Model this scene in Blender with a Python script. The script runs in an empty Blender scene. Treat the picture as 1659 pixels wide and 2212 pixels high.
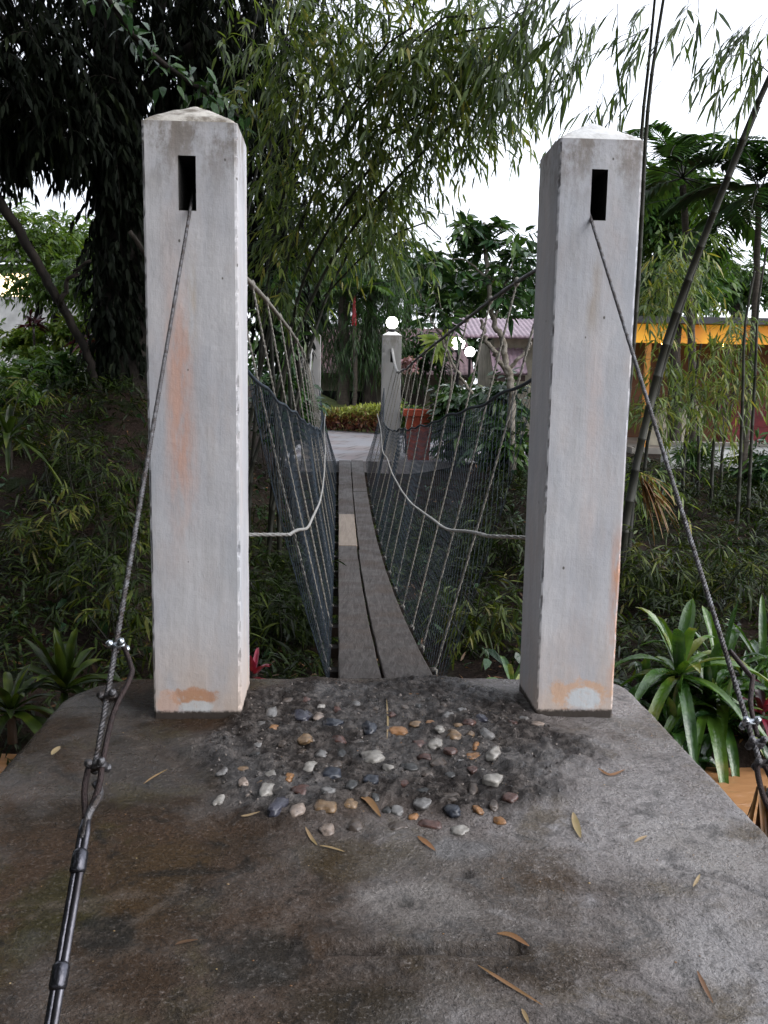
import bpy, math, random
import numpy as np
from mathutils import Vector, Matrix, noise as mnoise

# ------------------------------------------------------------------ camera
SC = bpy.context.scene
COL = SC.collection
rng = np.random.default_rng(11)
random.seed(11)
F = 1900.0; CX = 829.5; CY = 1106.0        # focal length and centre, in units of a 1659 x 2212 picture
CAM = np.array([0.0, 0.0, 1.52])
PITCH = math.atan(272 / F); ROLL = 0.0165
_f = np.array([0, math.cos(PITCH), -math.sin(PITCH)])
_u0 = np.array([0, math.sin(PITCH), math.cos(PITCH)]); _r0 = np.array([1.0, 0, 0])
_r = math.cos(ROLL) * _r0 + math.sin(ROLL) * _u0
_u = math.cos(ROLL) * _u0 - math.sin(ROLL) * _r0
camd = bpy.data.cameras.new('camera'); cam = bpy.data.objects.new('camera', camd); COL.objects.link(cam)
M = Matrix.Identity(4)
for i in range(3):
    M[i][0] = _r[i]; M[i][1] = _u[i]; M[i][2] = -_f[i]; M[i][3] = CAM[i]
cam.matrix_world = M
camd.sensor_fit = 'VERTICAL'; camd.sensor_height = 36.0; camd.lens = 36.0 * F / 2212.0
camd.clip_start = 0.05; camd.clip_end = 2000
SC.camera = cam

# ------------------------------------------------------------------ light
SUN_EL = math.radians(38); SUN_AZ = math.radians(112)      # clockwise from +Y: an overcast evening, the open sky is on the right
W = bpy.data.worlds.new('World'); SC.world = W; W.use_nodes = True
wt = W.node_tree; wt.nodes.clear()
sky = wt.nodes.new('ShaderNodeTexSky'); sky.sky_type = 'NISHITA'; sky.sun_disc = False
sky.sun_elevation = SUN_EL; sky.sun_rotation = SUN_AZ; sky.air_density = 1.0; sky.dust_density = 1.5; sky.ozone_density = 1.0
hs = wt.nodes.new('ShaderNodeHueSaturation'); hs.inputs['Saturation'].default_value = 0.32
bgn = wt.nodes.new('ShaderNodeBackground'); bgn.inputs[1].default_value = 0.15
wo = wt.nodes.new('ShaderNodeOutputWorld')
ov = wt.nodes.new('ShaderNodeMix'); ov.data_type = 'RGBA'; ov.inputs[0].default_value = 0.7; ov.inputs[7].default_value = (2.75, 2.86, 3.2, 1)   # even cloud layer over the sky
wt.links.new(sky.outputs[0], hs.inputs['Color']); wt.links.new(hs.outputs[0], ov.inputs[6]); tcw = wt.nodes.new('ShaderNodeTexCoord'); sp = wt.nodes.new('ShaderNodeSeparateXYZ'); mrw = wt.nodes.new('ShaderNodeMapRange')    # the clouds are brighter on the open right side
wt.links.new(tcw.outputs['Generated'], sp.inputs[0]); wt.links.new(sp.outputs[0], mrw.inputs[0])
for i_, v_ in enumerate((-1.0, 1.0, 0.4, 1.5)): mrw.inputs[i_ + 1].default_value = v_
sc_ = wt.nodes.new('ShaderNodeVectorMath'); sc_.operation = 'SCALE'
wt.links.new(ov.outputs[2], sc_.inputs[0]); wt.links.new(mrw.outputs[0], sc_.inputs['Scale']); wt.links.new(sc_.outputs[0], bgn.inputs[0]); wt.links.new(bgn.outputs[0], wo.inputs[0])
sl = bpy.data.lights.new('sun', 'SUN'); sl.energy = 0.3; sl.angle = math.radians(40); sl.color = (1.0, 0.97, 0.94)
so = bpy.data.objects.new('sun', sl); COL.objects.link(so)
sd = Vector((math.sin(SUN_AZ) * math.cos(SUN_EL), math.cos(SUN_AZ) * math.cos(SUN_EL), math.sin(SUN_EL)))
so.rotation_euler = sd.to_track_quat('Z', 'Y').to_euler(); so.location = (20, -10, 20)
SC.view_settings.view_transform = 'Standard'; SC.view_settings.look = 'None'
SC.view_settings.exposure = 1.82; SC.view_settings.gamma = 1.0

# ------------------------------------------------------------------ helpers
def ray(x, y):
    d = _f + (x - CX) / F * _r + (CY - y) / F * _u
    return d
def atY(x, y, Y):
    d = ray(x, y); return CAM + d * (Y / d[1])
def atZ(x, y, Z):
    d = ray(x, y); return CAM + d * ((Z - CAM[2]) / d[2])
def sm(a, b, t):
    t = np.clip((np.asarray(t, float) - a) / (b - a), 0, 1); return t * t * (3 - 2 * t)
def unit(v):
    v = np.asarray(v, float); return v / np.maximum(np.linalg.norm(v, axis=-1, keepdims=True), 1e-9)

def link(name, me, parent=None):
    o = bpy.data.objects.new(name, me); COL.objects.link(o)
    if parent is not None:
        o.parent = parent
        o.matrix_parent_inverse = Matrix.Identity(4)
    return o
def mesh(name, V, Fs, mat=None, parent=None, smooth=True, tint=None):
    """V n x 3, Fs list of face index lists or an array (m x k)"""
    V = np.asarray(V, float)
    if parent is not None:
        V = V - np.array(parent.location)[None]
    me = bpy.data.meshes.new(name)
    if isinstance(Fs, np.ndarray):
        m, k = Fs.shape
        me.vertices.add(len(V)); me.vertices.foreach_set('co', V.ravel())
        me.loops.add(m * k); me.loops.foreach_set('vertex_index', Fs.ravel().astype(np.int32))
        me.polygons.add(m); me.polygons.foreach_set('loop_start', np.arange(m, dtype=np.int32) * k)
        me.update(calc_edges=True)
    else:
        me.from_pydata([tuple(v) for v in V], [], [tuple(int(i) for i in f) for f in Fs]); me.update()
    if smooth:
        me.polygons.foreach_set('use_smooth', np.ones(len(me.polygons), bool))
    if tint is not None:
        a = me.attributes.new('tint', 'FLOAT', 'POINT'); a.data.foreach_set('value', np.asarray(tint, np.float32))
    if mat: me.materials.append(mat)
    return link(name, me, parent)
def tag(o, label=None, cat=None, group=None, kind=None):
    if label: o['label'] = label
    if cat: o['category'] = cat
    if group: o['group'] = group
    if kind: o['kind'] = kind
    return o
def thing(name, loc, label, cat, group=None):
    o = bpy.data.objects.new(name, None); COL.objects.link(o); o.location = tuple(float(c) for c in loc)
    o.empty_display_size = 0.1
    return tag(o, label, cat, group)

class MB:
    """collects vertices and faces of one mesh"""
    def __init__(s): s.V = []; s.F = []; s.T = []; s.n = 0
    def add(s, V, Fs, t=0.5):
        V = np.asarray(V, float)
        s.V.append(V); s.F += [[int(i) + s.n for i in f] for f in Fs]; s.n += len(V)
        s.T.append(np.full(len(V), t) if np.isscalar(t) else np.asarray(t, float))
    def box(s, x0, x1, y0, y1, z0, z1, rot=None, t=0.5):
        V = np.array([[x, y, z] for z in (z0, z1) for y in (y0, y1) for x in (x0, x1)], float)
        if rot is not None: V = V @ np.asarray(rot).T
        s.add(V, [[0, 2, 3, 1], [4, 5, 7, 6], [0, 1, 5, 4], [2, 6, 7, 3], [0, 4, 6, 2], [1, 3, 7, 5]], t)
    def tube(s, P, r, k=8, t=0.5, cap=True):
        P = np.asarray(P, float); n = len(P); r = np.broadcast_to(np.asarray(r, float), (n,))
        T = unit(np.gradient(P, axis=0))
        ref = np.array([0, 0, 1.0]) if abs(T[0][2]) < 0.8 else np.array([1.0, 0, 0])
        V = []
        A = unit(np.cross(T[0], ref))
        for i in range(n):
            A = unit(A - T[i] * np.dot(A, T[i])); B = np.cross(T[i], A)
            a = np.arange(k) * 2 * math.pi / k
            V.append(P[i] + r[i] * (np.cos(a)[:, None] * A + np.sin(a)[:, None] * B))
        V = np.concatenate(V); Fs = []
        for i in range(n - 1):
            for j in range(k):
                Fs.append([i * k + j, i * k + (j + 1) % k, (i + 1) * k + (j + 1) % k, (i + 1) * k + j])
        if cap: Fs += [list(range(k))[::-1], list(range((n - 1) * k, n * k))]
        s.add(V, Fs, t)
    def build(s, name, mat, parent=None, smooth=True):
        return mesh(name, np.concatenate(s.V), s.F, mat, parent, smooth, np.concatenate(s.T))

def catmull(P, n):
    P = np.asarray(P, float); out = []
    Q = np.vstack([2 * P[0] - P[1], P, 2 * P[-1] - P[-2]])
    for i in range(1, len(Q) - 2):
        for t in np.linspace(0, 1, n, endpoint=False):
            a, b, c, d = Q[i - 1], Q[i], Q[i + 1], Q[i + 2]
            out.append(0.5 * (2 * b + (c - a) * t + (2 * a - 5 * b + 4 * c - d) * t * t + (3 * b - a - 3 * c + d) * t ** 3))
    out.append(P[-1]); return np.array(out)

# ---- batches of leaves and twigs (numpy)
def leaf_arrays(P, D, L, Wd, N=None, droop=0.15):
    n = len(P); D = unit(D)
    L = np.broadcast_to(L, (n,))[:, None]; Wd = np.broadcast_to(Wd, (n,))[:, None]
    if N is None:
        N = rng.normal(size=(n, 3)) * 0.55 + np.array([0, 0, 1.0])
    S = unit(np.cross(D, N)); N2 = np.cross(S, D)
    g = np.array([0, 0, -1.0])
    def row(t, w, f):
        c = P + D * L * t + g * L * droop * t * t
        return c - S * Wd * w + N2 * Wd * f, c + S * Wd * w + N2 * Wd * f, c
    l1, r1, _ = row(0.28, 0.46, 0.12); l2, r2, _ = row(0.65, 0.36, 0.10)
    tip = P + D * L + g * L * droop
    V = np.stack([P, r1, r2, tip, l2, l1], 1)          # n x 6 x 3
    return V
def leaves_obj(name, Vs, tints, mat, parent=None):
    V = np.concatenate([v.reshape(-1, 3) for v in Vs]); n = len(V) // 6
    t = np.concatenate([np.repeat(x, 6) for x in tints])
    b = np.arange(n)[:, None] * 6
    Fq = np.concatenate([b + np.array([[0, 1, 2, 5]]), b + np.array([[5, 2, 3, 4]])], 1).reshape(-1, 4)
    # two quads per leaf: (base, r1, r2, l1) and (l1, r2, tip, l2)
    return mesh(name, V, Fq, mat, parent, True, t)
def twigs_arrays(P0, P1, r, sag=0.0, m=4):
    """n thin three sided rods from P0 to P1"""
    n = len(P0); t = np.linspace(0, 1, m)[None, :, None]
    P = P0[:, None] * (1 - t) + P1[:, None] * t
    P = P + np.array([0, 0, -1.0]) * (np.broadcast_to(sag, (n,))[:, None, None] * (t * t - t))
    D = unit(P1 - P0); ref = np.where(np.abs(D[:, 2:3]) > 0.8, np.array([[1.0, 0, 0]]), np.array([[0, 0, 1.0]]))
    A = unit(np.cross(D, ref)); B = np.cross(D, A)
    rr = np.broadcast_to(r, (n,))[:, None, None, None] * np.linspace(1, 0.5, m)[None, :, None, None]
    a = np.arange(3) * 2 * math.pi / 3
    off = (np.cos(a)[None, :, None] * A[:, None] + np.sin(a)[None, :, None] * B[:, None])   # n x 3 x 3
    V = P[:, :, None] + rr * off[:, None]
    return V                                             # n x m x 3 x 3
def twigs_obj(name, Vs, mat, parent=None):
    Vl = []; Fl = []; base = 0
    for V in Vs:
        n, m = V.shape[:2]
        idx = base + np.arange(n * m * 3).reshape(n, m, 3)
        for j in range(3):
            q = np.stack([idx[:, :-1, j], idx[:, :-1, (j + 1) % 3], idx[:, 1:, (j + 1) % 3], idx[:, 1:, j]], -1)
            Fl.append(q.reshape(-1, 4))
        Vl.append(V.reshape(-1, 3)); base += n * m * 3
    return mesh(name, np.concatenate(Vl), np.concatenate(Fl), mat, parent, True)
def spray(P, D, ell, k, L, Wd, fan=0.7, hang=0.8, droop=0.2, tw=0.003, tint=(0, 1), flat=0.35, jit=0.25):
    """n sprays: a drooping twig from each P along D with k leaves. returns leaf verts, tints, twig verts"""
    n = len(P); D = unit(D); ell = np.broadcast_to(ell, (n,))
    t = np.tile(np.linspace(0.18, 1.0, k), (n, 1)) + rng.uniform(-0.05, 0.05, (n, k))
    sag = ell * hang * 0.5
    g = np.array([0, 0, -1.0])
    C = P[:, None] + D[:, None] * (ell[:, None] * t)[..., None] + g * (sag[:, None] * t * t)[..., None]
    tang = unit(D[:, None] * ell[:, None, None] + g * (2 * sag[:, None] * t)[..., None])
    side = unit(np.cross(D, rng.normal(size=(n, 3)) * 0.3 + np.array([0, 0, 1.0])))
    sgn = np.where(np.arange(k) % 2 == 0, 1.0, -1.0)[None, :, None]
    f = fan * (1 - 0.6 * t)[..., None]
    ld = unit(tang + side[:, None] * sgn * f + g * hang * 0.5 + rng.normal(size=(n, k, 3)) * jit)
    LL = (L * rng.uniform(0.65, 1.15, (n, k))).ravel(); WW = Wd * rng.uniform(0.7, 1.2, n * k)
    N = rng.normal(size=(n * k, 3)) * flat + np.array([0, 0, 1.0])
    V = leaf_arrays(C.reshape(-1, 3), ld.reshape(-1, 3), LL, WW, N, droop)
    base = rng.uniform(tint[0], tint[1], (n, 1)); T = np.clip(base + rng.normal(size=(n, k)) * 0.12, 0, 1).ravel()
    P1 = P + D * ell[:, None] + g * sag[:, None]
    Tw = twigs_arrays(P, P1, tw, sag)
    return V, T, Tw
def in_blobs(blobs, shell=0.55):
    """blobs: (x, y, rx, ry, Y, rY, n) - ellipsoids centred where the picture point (x, y) lies at distance Y"""
    out = []
    for (x, y, rx, ry, Y, rY, n) in blobs:
        c = atY(x, y, Y); s = Y / F
        d = unit(rng.normal(size=(n, 3))) * (rng.uniform(0, 1, (n, 1)) ** shell)
        out.append(c + d * np.array([rx * s, rY, ry * s]))
    return np.concatenate(out)

# ------------------------------------------------------------------ materials
def newmat(name):
    m = bpy.data.materials.new(name); m.use_nodes = True
    nt = m.node_tree; nt.nodes.clear()
    out = nt.nodes.new('ShaderNodeOutputMaterial'); p = nt.nodes.new('ShaderNodeBsdfPrincipled')
    nt.links.new(p.outputs[0], out.inputs[0])
    return m, nt, p, out
class G:
    """small node graph helper"""
    def __init__(s, nt): s.nt = nt
    def n(s, t, **kw):
        x = s.nt.nodes.new(t)
        for k, v in kw.items(): setattr(x, k, v)
        return x
    def set(s, sock, v):
        if isinstance(v, bpy.types.NodeSocket): s.nt.links.new(v, sock)
        elif isinstance(v, (tuple, list)) and len(v) == 3 and sock.type == 'RGBA': sock.default_value = (*v, 1)
        else: sock.default_value = v
    def coord(s, kind='Object'): return s.n('ShaderNodeTexCoord').outputs[kind]
    def scale(s, c, v):
        m = s.n('ShaderNodeMapping'); s.set(m.inputs[0], c); m.inputs['Scale'].default_value = v; return m.outputs[0]
    def noise(s, c, sc, det=4, rough=0.55, dist=0.0):
        x = s.n('ShaderNodeTexNoise'); s.set(x.inputs['Vector'], c); x.inputs['Scale'].default_value = sc
        x.inputs['Detail'].default_value = det; x.inputs['Roughness'].default_value = rough; x.inputs['Distortion'].default_value = dist
        return x.outputs['Fac']
    def voro(s, c, sc, feat='F1', out='Distance'):
        x = s.n('ShaderNodeTexVoronoi', feature=feat); s.set(x.inputs['Vector'], c); x.inputs['Scale'].default_value = sc
        return x.outputs[out]
    def mth(s, op, a, b=0.0, c=0.0, clamp=False):
        x = s.n('ShaderNodeMath', operation=op, use_clamp=clamp); s.set(x.inputs[0], a); s.set(x.inputs[1], b); s.set(x.inputs[2], c); return x.outputs[0]
    def mr(s, v, a, b, c=0.0, d=1.0):
        x = s.n('ShaderNodeMapRange', interpolation_type='SMOOTHSTEP'); s.set(x.inputs[0], v)
        for i, q in enumerate((a, b, c, d)): s.set(x.inputs[i + 1], q)
        return x.outputs[0]
    def mix(s, f, a, b, mode='MIX'):
        x = s.n('ShaderNodeMix', data_type='RGBA', blend_type=mode); s.set(x.inputs[0], f); s.set(x.inputs[6], a); s.set(x.inputs[7], b); return x.outputs[2]
    def ramp(s, f, stops):
        x = s.n('ShaderNodeValToRGB'); s.set(x.inputs[0], f); e = x.color_ramp.elements
        while len(e) < len(stops): e.new(0.5)
        for i, (p, c) in enumerate(stops): e[i].position = p; e[i].color = (*c, 1)
        return x.outputs[0]
    def xyz(s, c):
        x = s.n('ShaderNodeSeparateXYZ'); s.set(x.inputs[0], c); return x.outputs
    def bump(s, h, st, dist=0.01):
        x = s.n('ShaderNodeBump'); s.set(x.inputs['Height'], h); x.inputs['Strength'].default_value = st; x.inputs['Distance'].default_value = dist; return x.outputs[0]
    def attr(s, name):
        x = s.n('ShaderNodeAttribute'); x.attribute_name = name; return x.outputs['Fac']

def leaf_mat(name, stops, rough=0.38, trans=0.25, spec=0.5):
    m, nt, p, out = newmat(name); g = G(nt)
    c = g.ramp(g.attr('tint'), stops)
    nz = g.noise(g.coord('Object'), 9.0, 3)
    c = g.mix(g.mr(nz, 0.35, 0.7), c, g.mix(1.0, c, (0.72, 0.78, 0.6), 'MULTIPLY'))
    g.set(p.inputs['Base Color'], c); p.inputs['Roughness'].default_value = rough
    p.inputs['Specular IOR Level'].default_value = spec
    if rough < 0.25: g.set(p.inputs['Normal'], g.bump(g.noise(g.coord('Object'), 26, 4), 0.35, 0.02))
    tr = g.n('ShaderNodeBsdfTranslucent'); g.set(tr.inputs[0], g.mix(1.0, c, (1.15, 1.2, 0.55), 'MULTIPLY'))
    mx = g.n('ShaderNodeMixShader'); mx.inputs[0].default_value = trans
    nt.links.new(p.outputs[0], mx.inputs[1]); nt.links.new(tr.outputs[0], mx.inputs[2]); nt.links.new(mx.outputs[0], out.inputs[0])
    return m
def plain(name, col, rough=0.6, metal=0.0, var=0.25, sc=12.0, bump=0.2, col2=None, spec=0.5, stretch=(1, 1, 1)):
    m, nt, p, out = newmat(name); g = G(nt); co = g.scale(g.coord('Object'), stretch)
    nz = g.noise(co, sc, 6); c2 = col2 if col2 else tuple(x * (1 - var) * 0.75 for x in col)
    g.set(p.inputs['Base Color'], g.mix(g.mr(nz, 0.3, 0.72), c2, col))
    p.inputs['Roughness'].default_value = rough; p.inputs['Metallic'].default_value = metal
    p.inputs['Specular IOR Level'].default_value = spec
    g.set(p.inputs['Normal'], g.bump(g.noise(co, sc * 4, 5), bump, 0.01))
    return m
def glow(name, col, st):
    m, nt, p, out = newmat(name)
    p.inputs['Base Color'].default_value = (*col, 1); p.inputs['Emission Color'].default_value = (*col, 1)
    p.inputs['Emission Strength'].default_value = st; p.inputs['Roughness'].default_value = 0.3
    return m

MT = {}
MT['bamboo_leaf'] = leaf_mat('bamboo leaf', [(0.0, (0.04, 0.066, 0.028)), (0.5, (0.12, 0.175, 0.055)), (0.9, (0.23, 0.275, 0.065)), (1.0, (0.34, 0.29, 0.08))], 0.34, 0.42, 0.5)
MT['under_leaf'] = leaf_mat('undergrowth leaf', [(0.0, (0.007, 0.013, 0.003)), (0.5, (0.032, 0.054, 0.008)), (0.85, (0.095, 0.115, 0.014)), (1.0, (0.13, 0.115, 0.03))], 0.42, 0.25, 0.25)
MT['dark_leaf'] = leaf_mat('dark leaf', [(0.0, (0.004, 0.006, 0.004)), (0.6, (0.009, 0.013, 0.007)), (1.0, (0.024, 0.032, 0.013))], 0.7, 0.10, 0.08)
MT['mid_leaf'] = leaf_mat('mid leaf', [(0.0, (0.018, 0.045, 0.016)), (0.5, (0.05, 0.11, 0.026)), (1.0, (0.12, 0.19, 0.03))], 0.4, 0.34, 0.35)
MT['bright_leaf'] = leaf_mat('bright leaf', [(0.0, (0.06, 0.12, 0.022)), (0.6, (0.16, 0.26, 0.04)), (1.0, (0.34, 0.40, 0.07))], 0.36, 0.35)
MT['glossy_leaf'] = leaf_mat('glossy leaf', [(0.0, (0.02, 0.05, 0.025)), (0.5, (0.05, 0.11, 0.035)), (0.9, (0.11, 0.19, 0.04)), (1.0, (0.2, 0.22, 0.06))], 0.24, 0.2, 0.5)
MT['wet_leaf'] = leaf_mat('wet strap leaf', [(0.0, (0.014, 0.04, 0.014)), (0.5, (0.04, 0.10, 0.02)), (0.9, (0.10, 0.19, 0.025)), (1.0, (0.2, 0.22, 0.05))], 0.17, 0.22, 0.9)
MT['red_leaf'] = leaf_mat('red leaf', [(0.0, (0.03, 0.012, 0.014)), (0.6, (0.12, 0.014, 0.03)), (1.0, (0.30, 0.02, 0.05))], 0.3, 0.2)
MT['pink_flower'] = leaf_mat('pink flower', [(0.0, (0.28, 0.12, 0.17)), (1.0, (0.5, 0.3, 0.36))], 0.5, 0.3)
MT['hedge_leaf'] = leaf_mat('hedge leaf', [(0.0, (0.09, 0.02, 0.02)), (0.35, (0.2, 0.07, 0.03)), (0.7, (0.22, 0.25, 0.05)), (1.0, (0.42, 0.46, 0.09))], 0.4, 0.3)
MT['dry_leaf'] = leaf_mat('dry leaf', [(0.0, (0.09, 0.05, 0.03)), (0.5, (0.24, 0.11, 0.04)), (1.0, (0.40, 0.30, 0.17))], 0.5, 0.15)
MT['bark'] = plain('bark', (0.06, 0.048, 0.038), 0.85, 0, 0.4, 9, 0.8, (0.02, 0.017, 0.014), 0.3, (1, 1, 0.3))
MT['dark_bark'] = plain('dark bark', (0.03, 0.024, 0.02), 0.9, 0, 0.4, 9, 0.8, (0.01, 0.009, 0.008), 0.2, (1, 1, 0.3))
MT['pale_bark'] = plain('pale bark', (0.32, 0.29, 0.25), 0.8, 0, 0.4, 14, 0.6, (0.13, 0.11, 0.08), 0.3)
MT['culm'] = plain('culm', (0.022, 0.022, 0.011), 0.65, 0, 0.3, 10, 0.15, (0.010, 0.010, 0.006), 0.5, (1, 1, 0.3))
MT['palm_trunk'] = plain('palm trunk', (0.09, 0.075, 0.06), 0.85, 0, 0.3, 14, 0.5, None, 0.3, (0.4, 0.4, 2))
MT['red_shaft'] = plain('red shaft', (0.5, 0.02, 0.03), 0.35, 0, 0.2, 6, 0.1)
MT['steel'] = plain('steel', (0.16, 0.16, 0.17), 0.42, 0.75, 0.5, 40, 0.5, (0.05, 0.04, 0.035))
MT['galv'] = plain('galvanised', (0.62, 0.66, 0.7), 0.25, 0.95, 0.3, 30, 0.2)
MT['rust'] = plain('rusty steel', (0.05, 0.032, 0.03), 0.5, 0.5, 0.4, 60, 0.6, (0.02, 0.014, 0.014))
MT['dark_steel'] = plain('dark steel', (0.09, 0.09, 0.105), 0.25, 0.9, 0.3, 20, 0.2)
MT['highlight_bar'] = plain('highlight steel', (0.14, 0.14, 0.16), 0.4, 0.9, 0.3, 14, 0.2, (0.06, 0.055, 0.06))  # lighter colour paints the bright streak along one side of the turnbuckle
MT['rope'] = plain('rope', (0.25, 0.235, 0.205), 0.85, 0, 0.3, 60, 0.6, (0.13, 0.12, 0.10))
MT['pale_rope'] = plain('pale rope', (0.38, 0.375, 0.36), 0.75, 0, 0.3, 40, 0.4, (0.27, 0.26, 0.24))
MT['net'] = plain('net twine', (0.02, 0.034, 0.05), 0.8, 0, 0.3, 20, 0.2)
MT['terracotta'] = plain('terracotta', (0.6, 0.1, 0.045), 0.55, 0, 0.3, 5, 0.3)
MT['cream'] = plain('cream wall', (0.5, 0.46, 0.36), 0.8, 0, 0.3, 2.5, 0.3)
MT['white_wall'] = plain('white wall', (0.7, 0.7, 0.68), 0.8, 0, 0.2, 2.5, 0.3)
MT['grey_wall'] = plain('grey wall', (0.25, 0.23, 0.2), 0.8, 0, 0.2, 2.5, 0.3)
MT['roof_tile'] = plain('roof tile', (0.15, 0.088, 0.092), 0.6, 0, 0.3, 4, 0.3, (0.085, 0.045, 0.05))
MT['pink_roof'] = plain('pale pink roof', (0.32, 0.225, 0.265), 0.5, 0, 0.2, 4, 0.2)
MT['dark_wood'] = plain('dark wood', (0.05, 0.025, 0.018), 0.55, 0, 0.3, 6, 0.3)
MT['opening'] = plain('dark opening', (0.012, 0.012, 0.014), 0.25, 0, 0.3, 3, 0.05)
MT['orange_board'] = plain('orange board', (0.75, 0.3, 0.03), 0.5, 0, 0.25, 3, 0.1)
MT['red_cloth'] = plain('red cloth', (0.16, 0.012, 0.016), 0.7, 0, 0.3, 6, 0.2)
MT['dark_roof'] = plain('dark roof', (0.06, 0.06, 0.065), 0.6, 0, 0.3, 4, 0.2)
MT['black_iron'] = plain('black iron', (0.02, 0.02, 0.022), 0.5, 0.5, 0.2, 10, 0.1)
MT['globe'] = glow('lamp globe', (1.0, 0.97, 0.9), 5.0)
m, nt, p, out = newmat('orange fascia with added glow'); g = G(nt); co = g.coord('Object')
c = g.mix(g.mr(g.noise(co, 0.9, 3), 0.35, 0.65), (0.62, 0.2, 0.015), (0.9, 0.42, 0.03)); g.set(p.inputs['Base Color'], c); g.set(p.inputs['Emission Color'], c); p.inputs['Emission Strength'].default_value = 0.13; MT['glow_fascia'] = m  # weak emission stands in for lamplight falling on the fascia
MT['warm_lamp'] = glow('warm lamp', (1.0, 0.55, 0.15), 25.0)

# ------------------------------------------------------------------ terrain
def bx(s): return 0.025 - 0.053 * (s - 4.5)           # bridge centre line, X at distance s
def H(x, y):
    x = np.asarray(x, float); y = np.asarray(y, float)
    lat = x - bx(np.clip(y, 4, 19))
    yy = y - 0.10 * lat
    zc = np.interp(yy, [-50, 3.8, 4.6, 5.0, 6.0, 6.7, 12.5, 16.8, 17.9, 19.0, 60], [-0.75, -0.8, -1.3, -1.65, -1.65, -1.12, -1.15, -0.7, -0.32, -0.16, -0.16])
    zl = np.interp(y, [-50, 3.8, 4.6, 5.0, 5.8, 6.6, 8.5, 11, 13.2, 14.5, 60], [-0.7, -0.75, -1.2, -1.6, -1.6, -1.1, -0.65, 0.45, 1.3, 1.42, 1.5])
    zr = np.interp(yy, [-50, 3.6, 4.4, 4.9, 5.7, 6.1, 7.6, 10, 13, 16, 60], [-0.9, -1.0, -1.3, -1.65, -1.65, -1.12, -0.95, -0.8, -0.3, -0.03, -0.03])
    wl = sm(1.0, 3.6, -lat); wr = sm(1.1, 2.8, lat)
    z = zc * (1 - wl) * (1 - wr) + zl * wl + zr * wr
    z = z + 0.05 * np.sin(x * 2.1 + y * 1.3) * np.cos(y * 1.7 - x * 0.6) * sm(6.5, 8, y) * (1 - sm(15.5, 17.5, y))
    return z
def axis(lo, hi, a, b, step, far):
    core = np.arange(a, b, step); k = np.arange(1, 26)
    g = step * (1.32 ** k); left = a - np.cumsum(g); right = core[-1] + np.cumsum(g)
    return np.concatenate([left[::-1], core, right])
gx = axis(-1, 1, -9, 9, 0.16, 400); gy = axis(-1, 1, 0, 24, 0.16, 400)
X, Y = np.meshgrid(gx, gy); Z = H(X, Y)
Z = Z + np.array([[mnoise.fractal((x * 1.3, y * 1.3, 0.3), 1.0, 2.0, 4) for x in gx] for y in gy]) * 0.09 * ((Y > 6.8) & (Y < 16.8) | (Y < 4.5)) 
ny, nx = X.shape; idx = np.arange(nx * ny).reshape(ny, nx)
quad = np.stack([idx[:-1, :-1], idx[:-1, 1:], idx[1:, 1:], idx[1:, :-1]], -1).reshape(-1, 4)
m, nt, p, out = newmat('soil'); g = G(nt); co = g.coord('Object')
c = g.mix(g.mr(g.noise(co, 1.2, 6), 0.35, 0.65), (0.014, 0.010, 0.008), (0.030, 0.020, 0.015))
c = g.mix(g.mr(g.noise(co, 3.0, 6), 0.5, 0.7), c, (0.014, 0.02, 0.008))
c = g.mix(g.mr(g.voro(co, 14), 0.0, 0.35), (0.036, 0.025, 0.018), c)
g.set(p.inputs['Base Color'], c); p.inputs['Roughness'].default_value = 0.85; p.inputs['Specular IOR Level'].default_value = 0.08
g.set(p.inputs['Normal'], g.bump(g.noise(co, 16, 8), 1.0, 0.06)); MT['soil'] = m
tag(mesh('ground', np.stack([X, Y, Z], -1).reshape(-1, 3), quad, MT['soil']), kind='structure')

# water: muddy brown stream at the foot of the landing
m, nt, p, out = newmat('muddy water'); g = G(nt); co = g.coord('Object')
g.set(p.inputs['Base Color'], g.mix(g.noise(co, 1.5, 4), (0.34, 0.17, 0.075), (0.42, 0.22, 0.10)))
p.inputs['Roughness'].default_value = 0.12
g.set(p.inputs['Normal'], g.bump(g.noise(g.scale(co, (1, 2.2, 1)), 5, 4, 0.5, 0.6), 0.25, 0.05)); MT['water'] = m
xs = np.linspace(-30, 30, 121); ys = np.linspace(3.5, 7.5, 13); X, Y = np.meshgrid(xs, ys)
Yw = Y + 0.10 * X
idx = np.arange(X.size).reshape(X.shape)
tag(mesh('water', np.stack([X, Yw, np.full_like(X, -1.27)], -1).reshape(-1, 3), np.stack([idx[:-1, :-1], idx[:-1, 1:], idx[1:, 1:], idx[1:, :-1]], -1).reshape(-1, 4), MT['water']), kind='structure')

# brick path at the far end
m, nt, p, out = newmat('brick path'); g = G(nt); co = g.coord('Object')
br = g.n('ShaderNodeTexBrick'); mp = g.n('ShaderNodeMapping'); g.set(mp.inputs[0], co); mp.inputs['Rotation'].default_value = (0, 0, 0.25)
g.set(br.inputs['Vector'], mp.outputs[0]); br.inputs['Scale'].default_value = 1.0
br.inputs['Brick Width'].default_value = 0.42; br.inputs['Row Height'].default_value = 1.1; br.inputs['Mortar Size'].default_value = 0.028
br.inputs['Color1'].default_value = (0.30, 0.28, 0.28, 1); br.inputs['Color2'].default_value = (0.27, 0.22, 0.22, 1); br.inputs['Mortar'].default_value = (0.09, 0.075, 0.07, 1)
c = g.mix(g.mr(g.noise(co, 0.9, 5), 0.4, 0.6), br.outputs[0], (0.30, 0.30, 0.32))
g.set(p.inputs['Base Color'], c); p.inputs['Roughness'].default_value = 0.4
g.set(p.inputs['Normal'], g.bump(g.noise(co, 30, 5), 0.3, 0.01)); MT['brick'] = m
mb = MB()
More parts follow.
